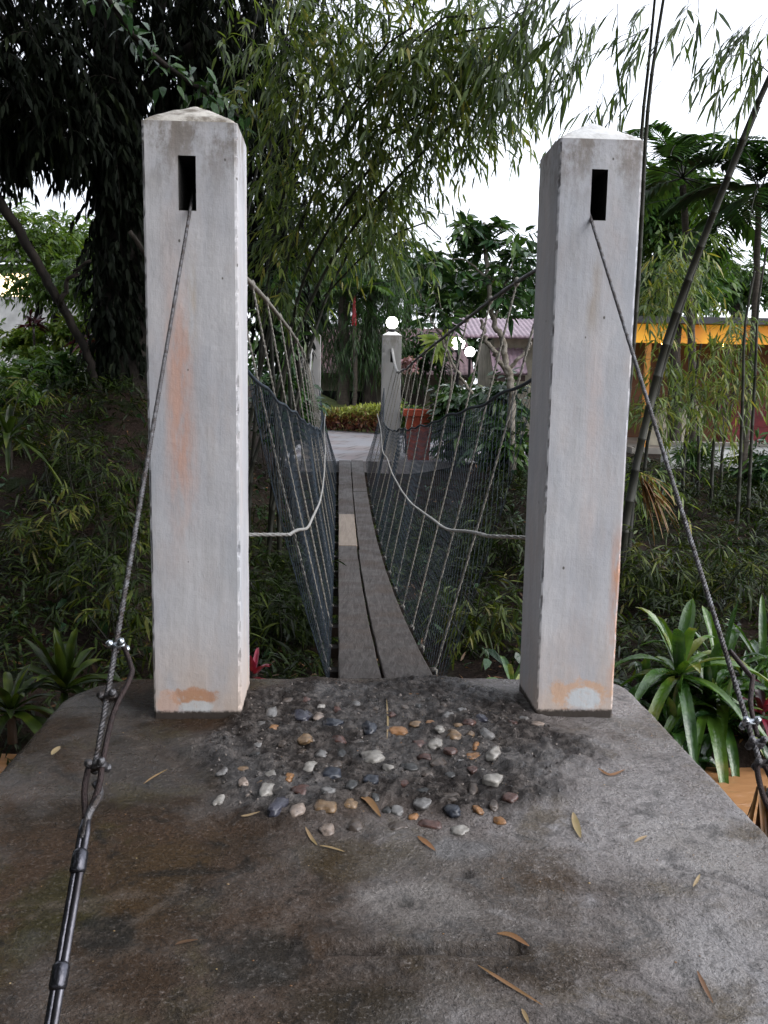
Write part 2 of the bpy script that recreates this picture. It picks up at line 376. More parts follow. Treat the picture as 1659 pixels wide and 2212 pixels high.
L0 = [(-5.5, 18.3), (4.0, 18.75), (4.5, 24.0), (2.5, 26.6), (-2.0, 29.6), (-9, 32.5), (-9, 26), (-5.0, 24)]
L0 = [(x, y - (0.32 if y < 19 else 0)) for x, y in L0]
mb.add([(x, y, -0.035 + 0.006 * (y - 18)) for x, y in L0] + [(x, y, -1.4) for x, y in L0], [list(range(8))] + [[i, i + 8, (i + 1) % 8 + 8, (i + 1) % 8] for i in range(8)])
tag(mb.build('path', MT['brick'], smooth=False), kind='structure')

# ------------------------------------------------------------------ landing
TH = math.atan(0.053); cT, sT = math.cos(TH), math.sin(TH)
O = np.array([0.0, 4.0, 0.0])
def loc2w(p):
    """local frame of the landing and the bridge: x to the right, y along the bridge"""
    p = np.asarray(p, float); q = p.copy()
    q[..., 0] = cT * p[..., 0] - sT * p[..., 1] + O[0]; q[..., 1] = sT * p[..., 0] + cT * p[..., 1] + O[1]; return q
def w2loc(q):
    q = np.asarray(q, float) - O; p = q.copy()
    p[..., 0] = cT * q[..., 0] + sT * q[..., 1]; p[..., 1] = -sT * q[..., 0] + cT * q[..., 1]; return p
XL, XR, YF = -1.56, 1.33, 0.50
lx = np.linspace(XL, XR, 215); ly = np.concatenate([np.linspace(-6, -3.3, 30, endpoint=False), np.linspace(-3.3, YF, 285)])
X, Y = np.meshgrid(lx, ly)
Rl = 0.42; Rr = 0.22
def roundc(X, Y, cx, cy, R, sx):
    dx = (X - cx) * sx; dy = Y - cy; k = (dx > 0) & (dy > 0); d = np.hypot(dx, dy); mx = np.maximum(dx, dy)
    s = np.where(k & (d > 1e-6), mx / np.maximum(d, 1e-6), 1.0)
    return np.where(k, cx + (X - cx) * s, X), np.where(k, cy + dy * s, Y)
X, Y = roundc(X, Y, XL + Rl, YF - Rl, Rl, -1); X, Y = roundc(X, Y, XR - Rr, YF - Rr, Rr, 1)
def edge_d(X, Y):
    d = np.minimum(np.minimum(X - XL, XR - X), YF - Y)
    for cx, R, sx in ((XL + Rl, Rl, -1), (XR - Rr, Rr, 1)):
        dx = (X - cx) * sx; dy = Y - (YF - R); k = (dx > 0) & (dy > 0)
        d = np.where(k, R - np.hypot(dx, dy), d)
    return d
# the rough pebble patch between the pillars, outline from picture points
def patch_w(X, Y):
    cx, cy = 0.0, -0.32
    a = (np.abs((X - cx) / (0.86 - 0.10 * (Y - cy))) ** 3.2 + np.abs((Y - cy) / 0.74) ** 3.2) ** (1 / 3.2)
    wob = 0.10 * np.sin(X * 9 + 2) + 0.08 * np.sin(Y * 11 + X * 4)
    return 1 - sm(0.86, 1.06, a + wob * 0.7)
def fbm(X, Y, sc, oct=4, z=0.0):
    f = np.vectorize(lambda a, b: mnoise.fractal((a * sc, b * sc, z), 1.0, 2.0, oct)); return f(X, Y)
PW = patch_w(X, Y)
n1 = fbm(X, Y, 1.3, 4); n2 = fbm(X, Y, 9, 4, 3.0); n3 = fbm(X, Y, 30, 3, 7.0)
Z = 0.012 * n1 + 0.003 * n2 + 0.0022 * n3 + PW * (0.024 + 0.014 * n2 + 0.015 * n3)
d = edge_d(X, Y); Z = Z - 0.05 * (1 - sm(0, 0.07 + 0.02 * n2, d)) ** 2
def seg_d(X, Y, a, b):
    a = np.asarray(a[:2]); b = np.asarray(b[:2]); ab = b - a; t = np.clip(((X - a[0]) * ab[0] + (Y - a[1]) * ab[1]) / (ab @ ab), 0, 1)
    return np.hypot(X - a[0] - t * ab[0], Y - a[1] - t * ab[1])
ga = w2loc(atZ(700, 2058, 0)); gb = w2loc(atZ(1120, 2052, 0))
GD = seg_d(X, Y, ga, gb)
Z = Z - 0.024 * np.exp(-(GD / 0.016) ** 2) + 0.007 * np.exp(-((GD - 0.05) / 0.03) ** 2)
hole_p = w2loc(atZ(1007, 1881, 0)); Z = Z - 0.03 * np.exp(-(np.hypot(X - hole_p[0], Y - hole_p[1]) / 0.018) ** 2)
cra = [w2loc(atZ(*q, 0)) for q in ((1455, 1872), (1520, 1890), (1590, 1908), (1659, 1940), (1800, 1985))]
CD = np.minimum.reduce([seg_d(X + 0.006 * n3, Y + 0.01 * n2, cra[i], cra[i + 1]) for i in range(4)])
Z = Z - 0.010 * np.exp(-(CD / 0.011) ** 2)
nyL, nxL = X.shape; LW = loc2w(np.stack([X, Y, Z], -1).reshape(-1, 3))
idx = np.arange(nxL * nyL).reshape(nyL, nxL)
quad = np.stack([idx[:-1, :-1], idx[:-1, 1:], idx[1:, 1:], idx[1:, :-1]], -1).reshape(-1, 4)
loop = np.concatenate([idx[:, 0], idx[-1, 1:], idx[::-1, -1][1:]])
sk = LW[loop].copy(); sk[:, 2] = -2.4; nb = len(LW)
skf = np.array([[loop[i], nb + i, nb + i + 1, loop[i + 1]] for i in range(len(loop) - 1)])
landing = thing('concrete_landing', (0, 3.0, 0), 'wet stained concrete landing with pebbles set in it between the two near pillars', 'platform')
STAINS = []
for (px_, py_, rx_, ry_, cc_, st_) in ((1150, 1880, 0.16, 0.22, (0.052, 0.030, 0.012), 0.85), (760, 1860, 0.24, 0.14, (0.05, 0.034, 0.014), 0.8), (330, 1900, 0.22, 0.3, (0.06, 0.036, 0.014), 0.7), (120, 1960, 0.16, 0.2, (0.036, 0.033, 0.010), 0.8), (560, 2080, 0.16, 0.14, (0.022, 0.02, 0.016), 0.85), (230, 2020, 0.09, 0.10, (0.016, 0.016, 0.014), 0.85), (1180, 2080, 0.12, 0.12, (0.04, 0.025, 0.012), 0.8), (760, 2180, 0.2, 0.1, (0.03, 0.022, 0.012), 0.8), (1500, 1830, 0.25, 0.25, (0.27, 0.25, 0.24), 0.7), (900, 1950, 0.2, 0.14, (0.2, 0.18, 0.165), 0.7), (1560, 2050, 0.22, 0.16, (0.25, 0.235, 0.23), 0.7), (1000, 1830, 0.12, 0.07, (0.13, 0.125, 0.125), 0.8)):
    q_ = atZ(px_, py_, 0.0); STAINS.append((q_[0], q_[1] - 3.0, rx_, ry_, cc_, st_))
m, nt, p, out = newmat('wet concrete'); g = G(nt); co = g.coord('Object')
sx = g.xyz(co)
big = g.noise(co, 0.9, 5, 0.6, 0.5); med = g.noise(co, 2.6, 7, 0.65, 0.3); fine = g.noise(co, 26, 6, 0.7); grit = g.noise(co, 75, 4, 0.75)
blot = g.noise(co, 5.5, 7, 0.68, 1.2); lump = g.noise(co, 11, 6, 0.7, 0.4)
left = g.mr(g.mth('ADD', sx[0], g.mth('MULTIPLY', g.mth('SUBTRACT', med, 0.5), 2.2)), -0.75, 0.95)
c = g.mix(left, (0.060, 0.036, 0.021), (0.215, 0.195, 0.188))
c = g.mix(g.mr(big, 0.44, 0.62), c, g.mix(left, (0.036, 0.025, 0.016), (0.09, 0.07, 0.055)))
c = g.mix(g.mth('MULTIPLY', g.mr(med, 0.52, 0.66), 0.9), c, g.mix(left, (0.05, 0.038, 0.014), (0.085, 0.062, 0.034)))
for (sx_, sy_, rx_, ry_, cc_, st_) in STAINS:       # moss and rust brown damp stains with outlines of their own
    ax_ = g.mth('DIVIDE', g.mth('SUBTRACT', sx[0], sx_), rx_); ay_ = g.mth('DIVIDE', g.mth('SUBTRACT', sx[1], sy_), ry_)
    rr_ = g.mth('ADD', g.mth('SQRT', g.mth('ADD', g.mth('MULTIPLY', ax_, ax_), g.mth('MULTIPLY', ay_, ay_))), g.mth('MULTIPLY', g.mth('SUBTRACT', g.noise(co, 5.0, 6, 0.65, 0.6), 0.5), 2.2))
    c = g.mix(g.mth('MULTIPLY', g.mr(rr_, 1.15, 0.55), st_), c, cc_)
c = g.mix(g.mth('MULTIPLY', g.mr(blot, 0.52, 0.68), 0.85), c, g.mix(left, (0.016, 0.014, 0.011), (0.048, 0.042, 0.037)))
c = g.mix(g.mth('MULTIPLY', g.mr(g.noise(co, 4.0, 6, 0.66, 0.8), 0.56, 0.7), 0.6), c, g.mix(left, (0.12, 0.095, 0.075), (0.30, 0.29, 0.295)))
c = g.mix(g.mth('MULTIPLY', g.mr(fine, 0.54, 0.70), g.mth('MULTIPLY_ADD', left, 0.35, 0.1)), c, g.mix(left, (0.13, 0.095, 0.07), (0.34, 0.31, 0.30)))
c = g.mix(g.mth('MULTIPLY', g.mr(lump, 0.46, 0.32), 0.6), c, (0.018, 0.015, 0.012))
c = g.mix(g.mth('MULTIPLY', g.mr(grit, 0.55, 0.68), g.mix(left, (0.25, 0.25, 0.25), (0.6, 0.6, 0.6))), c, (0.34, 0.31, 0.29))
c = g.mix(g.mth('MULTIPLY', g.mr(grit, 0.46, 0.33), 0.8), c, (0.015, 0.013, 0.011))
pit = g.mth('MULTIPLY', g.mr(g.voro(co, 55), 0.30, 0.12), g.mr(g.noise(co, 3.5, 5, 0.65), 0.42, 0.62))
c = g.mix(g.mth('MULTIPLY', pit, 0.75), c, (0.02, 0.017, 0.015))
c = g.mix(g.attr('tint'), c, g.mix(g.mr(g.mth('ADD', fine, g.mth('MULTIPLY', g.mth('SUBTRACT', lump, 0.5), 0.7)), 0.42, 0.68), (0.024, 0.020, 0.018), (0.115, 0.10, 0.09)))
g.set(p.inputs['Base Color'], c)
g.set(p.inputs['Roughness'], g.mr(blot, 0.35, 0.65, 0.2, 0.5))
g.set(p.inputs['Specular IOR Level'], g.mr(g.mth('ADD', g.noise(co, 1.7, 5, 0.6, 0.5), g.mth('MULTIPLY', g.mth('SUBTRACT', left, 0.5), 0.12)), 0.40, 0.60, 0.08, 0.75))
g.set(p.inputs['Normal'], g.bump(g.mth('ADD', g.mth('ADD', fine, g.mth('MULTIPLY', lump, 0.9)), g.mth('MULTIPLY', grit, 0.6)), 1.0, 0.018)); MT['concrete'] = m
slab = mesh('slab', np.vstack([LW, sk]), np.vstack([quad, skf]), MT['concrete'], landing, True, np.concatenate([np.clip(np.maximum.reduce([PW * 0.97, 0.8 * np.exp(-(GD / 0.016) ** 2) * (n2 > -0.25), 0.6 * np.exp(-((GD - 0.075) / 0.03) ** 2) * (n3 > -0.05), 0.7 * np.exp(-(CD / 0.012) ** 2), np.exp(-(np.hypot(X - hole_p[0], Y - hole_p[1]) / 0.02) ** 2)]), 0, 1).ravel(), np.zeros(len(sk))]))
from mathutils.bvhtree import BVHTree
_bv = BVHTree.FromPolygons([tuple(v) for v in LW], [tuple(int(i) for i in q) for q in quad])
def slab_z(x, y):
    h = _bv.ray_cast(Vector((x, y, 1.0)), Vector((0, 0, -1))); return h[0].z if h[0] else 0.0
def on_slab(px, py):
    q = atZ(px, py, 0.015); z = slab_z(q[0], q[1]); q = atZ(px, py, z); return np.array([q[0], q[1], slab_z(q[0], q[1])])

# pebbles: picture points read off the photograph (in an enlarged crop), width, height, colour
PEB = """345 203 38 28 o;335 145 45 45 g;450 145 70 50 n;525 122 28 28 w;520 158 45 35 p;590 130 30 30 r;570 182 80 42 b;713 205 55 55 b;820 212 70 38 o;888 180 45 28 t;950 178 40 22 o;1018 160 50 42 g;1055 193 38 22 t;985 205 38 28 w;1040 228 50 48 t;1105 222 38 36 t;1165 222 50 48 g;1145 165 38 38 n;1100 180 45 30 r;905 260 52 34 r;968 258 50 42 w;930 302 50 28 r;1025 297 50 28 r;980 328 50 42 k;1125 270 26 42 o;1115 310 52 40 o;1190 303 48 56 w;1068 333 28 28 g;1110 365 35 30 r;1155 367 20 18 w;465 245 58 38 t;597 245 55 38 r;683 260 28 24 g;455 295 40 25 k;530 300 40 36 g;605 300 40 34 d;725 315 90 56 w;788 350 45 38 w;872 348 70 34 d;585 340 50 30 k;570 378 65 50 b;485 355 55 55 w;220 360 55 22 t;150 370 40 36 g;335 380 45 30 w;405 392 28 36 o;228 410 36 32 p;318 440 52 56 w;450 435 65 42 r;555 437 50 28 g;645 430 40 38 d;720 395 60 40 b;845 408 42 40 r;1188 410 68 44 w;935 378 40 26 k;1020 380 45 26 d;920 490 62 46 g;920 440 60 30 d;1030 450 60 36 k;1115 445 40 50 k;1255 470 60 34 r;1190 500 36 40 k;1130 515 32 36 o;1035 525 60 44 b;640 490 55 40 t;540 505 85 46 t;432 518 55 50 p;360 500 50 80 n;820 520 50 40 g;885 545 34 28 o;820 580 70 32 k;945 572 80 36 r;660 580 55 44 k;550 595 55 46 p;1060 597 64 38 w;1215 560 46 32 o;135 480 40 44 w;1360 190 50 22 p;1310 165 40 30 g;1270 180 40 30 r;300 185 36 28 g;735 465 38 30 d;590 110 26 22 k;765 250 30 24 k;400 95 34 26 k;470 90 30 24 r;660 110 34 24 g;740 120 30 22 k;800 150 30 22 r;850 120 34 24 k;900 110 28 22 d;1000 110 36 26 k;1070 130 34 24 g;380 260 34 26 k;270 300 36 26 d;280 260 30 22 g;700 460 34 26 k;780 520 36 26 d"""
PCOL = dict(o=(0.42, 0.2, 0.07), g=(0.27, 0.26, 0.25), n=(0.06, 0.06, 0.085), w=(0.46, 0.43, 0.385), p=(0.42, 0.33, 0.27), r=(0.13, 0.06, 0.045), b=(0.025, 0.032, 0.05), t=(0.3, 0.19, 0.1), k=(0.13, 0.1, 0.08), d=(0.05, 0.05, 0.048))
PNAME = dict(o='orange pebble', g='grey pebble', n='purple grey pebble', w='white speckled pebble', p='pale beige pebble', r='reddish brown pebble', b='blue black pebble', t='tan pebble', k='brown grey pebble', d='dark grey pebble')
PM = {}
for k, cc in PCOL.items():
    cc = tuple(x * 0.7 + 0.008 for x in cc)
    m, nt, p, out = newmat(PNAME[k]); g = G(nt); co = g.coord('Object')
    c = g.mix(g.mr(g.noise(co, 30, 4), 0.35, 0.7), tuple(x * 0.55 for x in cc), cc)
    c = g.mix(g.mr(g.noise(co, 70, 3), 0.66, 0.72), c, (0.05, 0.04, 0.035) if k in 'wpg' else tuple(min(1, x * 1.5) for x in cc))
    g.set(p.inputs['Base Color'], c); p.inputs['Roughness'].default_value = 0.3
    g.set(p.inputs['Normal'], g.bump(g.noise(co, 40, 4), 0.4, 0.01)); PM[k] = m
import bmesh
bm = bmesh.new(); bmesh.ops.create_icosphere(bm, subdivisions=3, radius=1.0); ICO = np.array([v.co[:] for v in bm.verts]); ICF = [[v.index for v in f.verts] for f in bm.faces]; bm.free()
bm = bmesh.new(); bmesh.ops.create_icosphere(bm, subdivisions=1, radius=1.0); ICO12 = np.array([v.co[:] for v in bm.verts]); OCF = [[v.index for v in f.verts] for f in bm.faces]; bm.free()
def pebble_mesh(ax, seed):
    V = []
    for v in ICO:
        k = 1 + 0.38 * mnoise.noise((v[0] * 1.1 + seed * 3.7, v[1] * 1.1, v[2] * 1.1 + seed)) + 0.2 * mnoise.noise((v[0] * 2.4, v[1] * 2.7 + seed, v[2] * 2.7))
        V.append(np.sign(v) * np.abs(v) ** 0.85 * k * ax)
    return np.array(V)
for i, s in enumerate(PEB.split(';')):
    zx, zy, w, h, k = s.split(); zx, zy, w, h = map(float, (zx, zy, w, h))
    px, py = 398.2 + zx * 0.56, 1459.9 + zy * 0.56
    q = on_slab(px, py); dist = np.linalg.norm(q - CAM)
    aw = w * 0.56 / F * dist / 2; hh = h * 0.56 / F * dist / 2
    az = min(aw, hh) * 0.7; ay = hh * 1.75
    V = pebble_mesh(np.array([aw, ay, az]), i) ; a = random.uniform(-0.35, 0.35)
    V = V @ np.array([[math.cos(a), -math.sin(a), 0], [math.sin(a), math.cos(a), 0], [0, 0, 1]]).T
    mesh('pebble', V * 1.02 + q + np.array([0, 0, -az * 0.2]), ICF, PM[k], landing)['label'] = PNAME[k]

# gravel showing in the rough mortar
mb = MB()
for i in range(900):
    a = rng.uniform(-0.85, 0.85); b = rng.uniform(-1.02, 0.36)
    if patch_w(np.array(a), np.array(b)) < 0.55: continue
    q = loc2w(np.array([a, b, 0.0])); z = slab_z(q[0], q[1]); r = rng.uniform(0.002, 0.006) * (1.5 if i % 9 == 0 else 1)
    R = np.linalg.qr(rng.normal(size=(3, 3)))[0]
    mb.add((ICO12 * np.array([r * 1.4, r, r * 0.8])) @ R.T + np.array([q[0], q[1], z + r * 0.1]), OCF, rng.uniform(0, 1) ** 1.6)
m, nt, p, out = newmat('gravel'); g = G(nt); g.set(p.inputs['Base Color'], g.ramp(g.attr('tint'), [(0, (0.03, 0.028, 0.027)), (0.6, (0.09, 0.078, 0.07)), (1.0, (0.26, 0.22, 0.19))])); p.inputs['Roughness'].default_value = 0.45; MT['gravel'] = m
o = mb.build('gravel', MT['gravel'], landing, False); o['kind'] = 'stuff'
# fallen leaves on the landing: curled blades lying on the concrete
def blade(mb, pts, w, t, curl=0.3, lift=0.004):
    P = catmull(pts, 6); n = len(P); T = unit(np.gradient(P, axis=0)); S = unit(np.cross(T, np.array([0, 0, 1.0])))
    u = np.linspace(0, 1, n); ww = w * np.maximum(0.06, np.sin(np.pi * np.clip(u * 0.96 + 0.02, 0, 1)) ** 0.7) / 2
    up = np.array([0, 0, 1.0]); V = []
    for i in range(n):
        V += [P[i] - S[i] * ww[i] + up * (lift + ww[i] * curl), P[i] + up * lift, P[i] + S[i] * ww[i] + up * (lift + ww[i] * curl * 0.6)]
    mb.add(V, [[3 * i + j, 3 * i + j + 1, 3 * i + j + 4, 3 * i + j + 3] for i in range(n - 1) for j in (0, 1)], t)
LV = [((1238, 1757), (1244, 1785), (1254, 1812), 14, 0.95, 'pale straw coloured pointed leaf standing out on grey concrete right of the pebbles'),
      ((902, 1808), (918, 1822), (940, 1841), 12, 0.5, 'brown orange leaf lying just in front of the pebble patch'),
      ((1073, 2018), (1105, 2034), (1143, 2047), 13, 0.5, 'narrow orange brown leaf right of the groove in the concrete'),
      ((1032, 2090), (1095, 2128), (1172, 2173), 8, 0.55, 'long thin orange leaf stalk below the groove in the concrete'),
      ((1127, 2181), (1134, 2196), (1142, 2215), 8, 0.8, 'pale leaf tip cut by the bottom edge of the photo'),
      ((1506, 2100), (1520, 2132), (1540, 2170), 8, 0.3, 'dark reddish brown thin leaf at the lower right'),
      ((1497, 1918), (1505, 1905), (1512, 1890), 6, 0.9, 'tiny pale leaf beside the crack in the concrete'),
      ((1370, 1822), (1384, 1814), (1398, 1807), 7, 0.85, 'small pale leaf left of the start of the crack'),
      ((1292, 1663), (1318, 1676), (1350, 1664), 8, 0.45, 'curved brown leaf in front of the right near pillar'),
      ((872, 1504), (888, 1500), (906, 1496), 6, 0.4, 'small brown leaf on the slab edge at the foot of the planks'),
      ((310, 1695), (332, 1680), (362, 1663), 5, 0.75, 'thin tan stalk right of the left stay cable'),
      ((520, 1765), (537, 1762), (562, 1757), 8, 0.9, 'straw yellow leaf at the left edge of the pebble patch'),
      ((660, 1790), (672, 1812), (685, 1828), 7, 0.8, 'straw leaf standing at the front edge of the pebble patch'),
      ((690, 1828), (715, 1834), (745, 1842), 6, 0.8, 'thin straw stalk in front of the pebble patch'),
      ((780, 1722), (798, 1738), (822, 1766), 15, 0.55, 'curled orange brown leaf among the pebbles'),
      ((112, 1632), (120, 1624), (129, 1613), 12, 1.0, 'pale torn leaf scrap near the left corner of the landing'),
      ((378, 2044), (398, 2037), (428, 2032), 8, 0.1, 'dull greenish leaf left of centre in the foreground'),
      ((835, 1290 + 220), (838, 1560), (836, 1598), 4, 0.9, 'upright pale straw blade among the upper pebbles'),
      ((555, 1695), (580, 1680), (592, 1672), 4, 0.6, 'short brown twig leaning on the white pebble')]
for a, b, c, w, t, lab in LV:
    P = [on_slab(*q) for q in (a, b, c)]; wd = w / F * np.linalg.norm(P[1] - CAM)
    mb = MB(); blade(mb, P, wd * 1.05, t)
    tag(mb.build('fallen_leaf', MT['dry_leaf']), lab, 'leaf', 'fallen leaves on the landing')
# small pale crumbs and grit on the concrete
mb = MB()
for i in range(260):
    a = rng.uniform(XL + 0.1, XR - 0.1); b = rng.uniform(-3.2, 0.4); q = loc2w(np.array([a, b, 0.0])); z = slab_z(q[0], q[1])
    s = rng.uniform(0.001, 0.0035) * (1 if i > 20 else 1.5)
    mb.add(ICO12 * np.array([s * rng.uniform(0.7, 1.6), s, s * 0.5]) + np.array([q[0], q[1], z]), OCF, rng.uniform(0.2, 1))
o = mb.build('grit', MT['dry_leaf'], landing); o['kind'] = 'stuff'

# ------------------------------------------------------------------ pillars
def pillar_mat(name, streaks, peels, seed, green=0.0):
    m, nt, p, out = newmat(name); g = G(nt); co = g.coord('Object'); off = g.n('ShaderNodeMapping'); g.set(off.inputs[0], co); off.inputs['Location'].default_value = (seed * 3.1, seed, seed * 1.7); cs = off.outputs[0]
    x, y, z = g.xyz(co)
    vert = g.noise(g.scale(cs, (1, 1, 0.12)), 22, 5, 0.6); fine = g.noise(cs, 60, 4, 0.7); big = g.noise(g.scale(cs, (1, 1, 0.5)), 3.2, 5, 0.6)
    c = g.mix(g.mr(big, 0.35, 0.65), (0.425, 0.425, 0.45), (0.515, 0.505, 0.515))
    c = g.mix(g.mth('MULTIPLY', g.mr(vert, 0.45, 0.72), 0.38), c, (0.38, 0.365, 0.36))
    c = g.mix(g.mth('MULTIPLY', g.mr(g.noise(g.scale(cs, (1, 1, 0.35)), 6, 6, 0.65), 0.5, 0.7), 0.35), c, (0.46, 0.39, 0.36))
    c = g.mix(g.mth('MULTIPLY', g.mr(fine, 0.6, 0.72), 0.25), c, (0.42, 0.4, 0.39))
    for (x0, wx, z0, z1, col, st) in streaks:            # rust runs: (centre, half width, lower, upper, colour, strength)
        dx = g.mth('DIVIDE', g.mth('ABSOLUTE', g.mth('SUBTRACT', g.mth('ADD', x, g.mth('MULTIPLY', g.mth('SUBTRACT', vert, 0.5), 0.08)), x0)), wx)
        mk = g.mth('MULTIPLY', g.mr(dx, 1.0, 0.1), g.mth('MULTIPLY', g.mr(z, z0, z0 + 0.3 * (z1 - z0)), g.mr(z, z1, z1 - 0.3 * (z1 - z0))))
        mk = g.mth('MULTIPLY', mk, g.mr(g.noise(g.scale(cs, (1, 1, 0.25)), 14, 5, 0.65), 0.32, 0.6))
        c = g.mix(g.mth('MULTIPLY', mk, st), c, col)
    warm = g.mth('MULTIPLY', g.mr(z, 0.55, 0.0), g.mr(big, 0.3, 0.6)); c = g.mix(g.mth('MULTIPLY', warm, 0.6), c, (0.52, 0.37, 0.26))
    c = g.mix(g.mth('MULTIPLY', g.mr(g.noise(g.scale(cs, (1, 1, 0.4)), 4.5, 4, 0.6), 0.5, 0.66), 0.3), c, (0.36, 0.39, 0.43))
    for (x0, wx, z0, wz, col, st) in peels:              # peeled paint
        dx = g.mth('DIVIDE', g.mth('SUBTRACT', x, x0), wx); dz = g.mth('DIVIDE', g.mth('SUBTRACT', z, z0), wz)
        r = g.mth('SQRT', g.mth('ADD', g.mth('MULTIPLY', dx, dx), g.mth('MULTIPLY', dz, dz)))
        r = g.mth('ADD', r, g.mth('MULTIPLY', g.mth('SUBTRACT', g.noise(cs, 16, 5, 0.7), 0.5), 1.6))
        c = g.mix(g.mth('MULTIPLY', g.mr(r, 1.15, 0.8), g.mth('MULTIPLY', g.mr(g.noise(cs, 30, 5, 0.7), 0.22, 0.48), st)), c, col)
    top = g.mth('MULTIPLY', g.mr(z, 2.25, 2.62), g.mr(g.noise(g.scale(cs, (1, 1, 0.6)), 9, 7, 0.72), 0.42, 0.62))
    c = g.mix(g.mth('MULTIPLY', top, 0.8), c, (0.17, 0.14, 0.11))
    c = g.mix(g.mth('MULTIPLY', g.mr(g.mth('ADD', z, g.mth('MULTIPLY', fine, 0.02)), 2.60, 2.66), 0.45), c, (0.25, 0.22, 0.18))
    if green: c = g.mix(green, c, (0.2, 0.19, 0.16))
    c = g.mix(g.mr(g.voro(g.scale(cs, (1, 1, 0.7)), 7.0), 0.045, 0.03), c, (0.12, 0.11, 0.1))     # small chips
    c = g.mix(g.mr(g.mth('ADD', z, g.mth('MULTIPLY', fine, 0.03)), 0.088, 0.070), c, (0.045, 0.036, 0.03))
    g.set(p.inputs['Base Color'], c); p.inputs['Roughness'].default_value = 0.7; p.inputs['Specular IOR Level'].default_value = 0.3
    g.set(p.inputs['Normal'], g.bump(g.mth('ADD', g.mth('MULTIPLY', fine, 0.6), vert), 0.35, 0.006))
    return m
def pillar(name, label, cx, cy, w, dp, h, hole, mat, capmat, seed, rot=TH, z0=-0.03, fine=True, hx=0.0):
    root = thing(name, (cx, cy, z0), label, 'pillar', 'white bridge pillars')
    root.rotation_euler = (0, 0, rot)
    hw, hh, hz = hole
    nseg = 14 if fine else 4
    fx = sorted(set(np.round(np.concatenate([np.linspace(-w / 2, hx - hw / 2, nseg), np.linspace(hx - hw / 2, hx + hw / 2, 5), np.linspace(hx + hw / 2, w / 2, nseg)]), 5)))
    ysd = np.linspace(-dp / 2, dp / 2, 2 * nseg); bxs = np.linspace(w / 2, -w / 2, 2 * nseg)
    per = [(x, -dp / 2) for x in fx[:-1]] + [(w / 2, y) for y in ysd[:-1]] + [(x, dp / 2) for x in bxs[:-1]] + [(-w / 2, y) for y in ysd[::-1][:-1]]
    per = np.array(per); K = len(per); nf = len(fx) - 1
    zl = np.concatenate([np.linspace(0, hz - hh / 2, 130 if fine else 12, endpoint=False), np.linspace(hz - hh / 2, hz + hh / 2, 13), np.linspace(hz + hh / 2, h, 26 if fine else 4)[1:]])
    b = 0.012
    V = []
    for z in zl:
        for (x, y) in per:
            ex = w / 2 - abs(x); ey = dp / 2 - abs(y); e = max(ex, ey)     # distance along the face from the arris
            r = max(0, b - e) / b
            n1 = mnoise.noise((x * 9 + seed * 5, y * 9, z * 9)); n2 = mnoise.noise((x * 40 + seed, y * 40, z * 40)) + 0.6 * mnoise.noise((x * 90 + seed, y * 90, z * 90))
            k = 0.0016 * n1 + 0.0006 * n2 - r * (0.003 + 0.010 * max(0, n2) + 0.030 * max(0, mnoise.noise((x * 17 + seed, y * 17, z * 13)) - 0.15))
            kx = k if ex < b else 0; ky = k if ey < b else 0
            onf = ey < 1e-6; 
            V.append((x + (np.sign(x) * (k if ex < 1e-6 else 0)), y + (np.sign(y) * (k if ey < 1e-6 else 0)), z))
    V = np.array(V); Fs = []
    hs0, hs1 = hz - hh / 2 - 1e-4, hz + hh / 2 + 1e-4
    for i in range(len(zl) - 1):
        for j in range(K):
            if j < nf:
                xm = (fx[j] + fx[j + 1]) / 2; zm = (zl[i] + zl[i + 1]) / 2
                if abs(xm - hx) < hw / 2 and hs0 < zm < hs1: continue
            Fs.append([i * K + j, i * K + (j + 1) % K, (i + 1) * K + (j + 1) % K, (i + 1) * K + j])
    Fs.append([(len(zl) - 1) * K + j for j in range(K)])
    me = bpy.data.meshes.new('shaft'); me.from_pydata([tuple(v) for v in V], [], Fs); me.update()
    me.polygons.foreach_set('use_smooth', np.zeros(len(me.polygons), bool)); me.materials.append(mat)
    link('shaft', me, root)
    # recess behind the cable slot
    t = MB(); x0, x1 = hx - hw / 2 - 0.001, hx + hw / 2 + 0.001; a0, a1 = hz - hh / 2 - 0.001, hz + hh / 2 + 0.001; y0, y1 = -dp / 2 + 0.001, dp / 2 - 0.05
    t.add([(x0, y0, a0), (x1, y0, a0), (x1, y0, a1), (x0, y0, a1), (x0, y1, a0), (x1, y1, a0), (x1, y1, a1), (x0, y1, a1)], [[0, 1, 5, 4], [1, 2, 6, 5], [2, 3, 7, 6], [3, 0, 4, 7], [4, 5, 6, 7]])
    me = bpy.data.meshes.new('cable_slot'); me.from_pydata([tuple(v) for v in np.concatenate(t.V)], [], t.F); me.materials.append(MT['slot']); link('cable_slot', me, root)
    # domed pyramid cap
    n = 28; u = np.linspace(-1, 1, n); CXg, CYg = np.meshgrid(u, u); rr = np.maximum(np.abs(CXg), np.abs(CYg)); rc = np.hypot(CXg, CYg)
    cz = 0.010 + 0.112 * (1 - (0.75 * rr + 0.25 * rc / 1.2)) ** 0.9 * np.where(rr < 0.999, 1, 0)
    cz = np.where(rr > 0.99, 0.0, np.nan_to_num(cz)) + 0.004 * np.array([[mnoise.noise((a * 4 + seed, b_ * 4, 0.5)) for a in u] for b_ in u])
    CV = np.stack([CXg * (w / 2 - 0.002), CYg * (dp / 2 - 0.002), h - 0.004 + cz], -1).reshape(-1, 3); id2 = np.arange(n * n).reshape(n, n)
    me = bpy.data.meshes.new('cap'); me.from_pydata([tuple(v) for v in CV], [], np.stack([id2[:-1, :-1], id2[:-1, 1:], id2[1:, 1:], id2[1:, :-1]], -1).reshape(-1, 4).tolist())
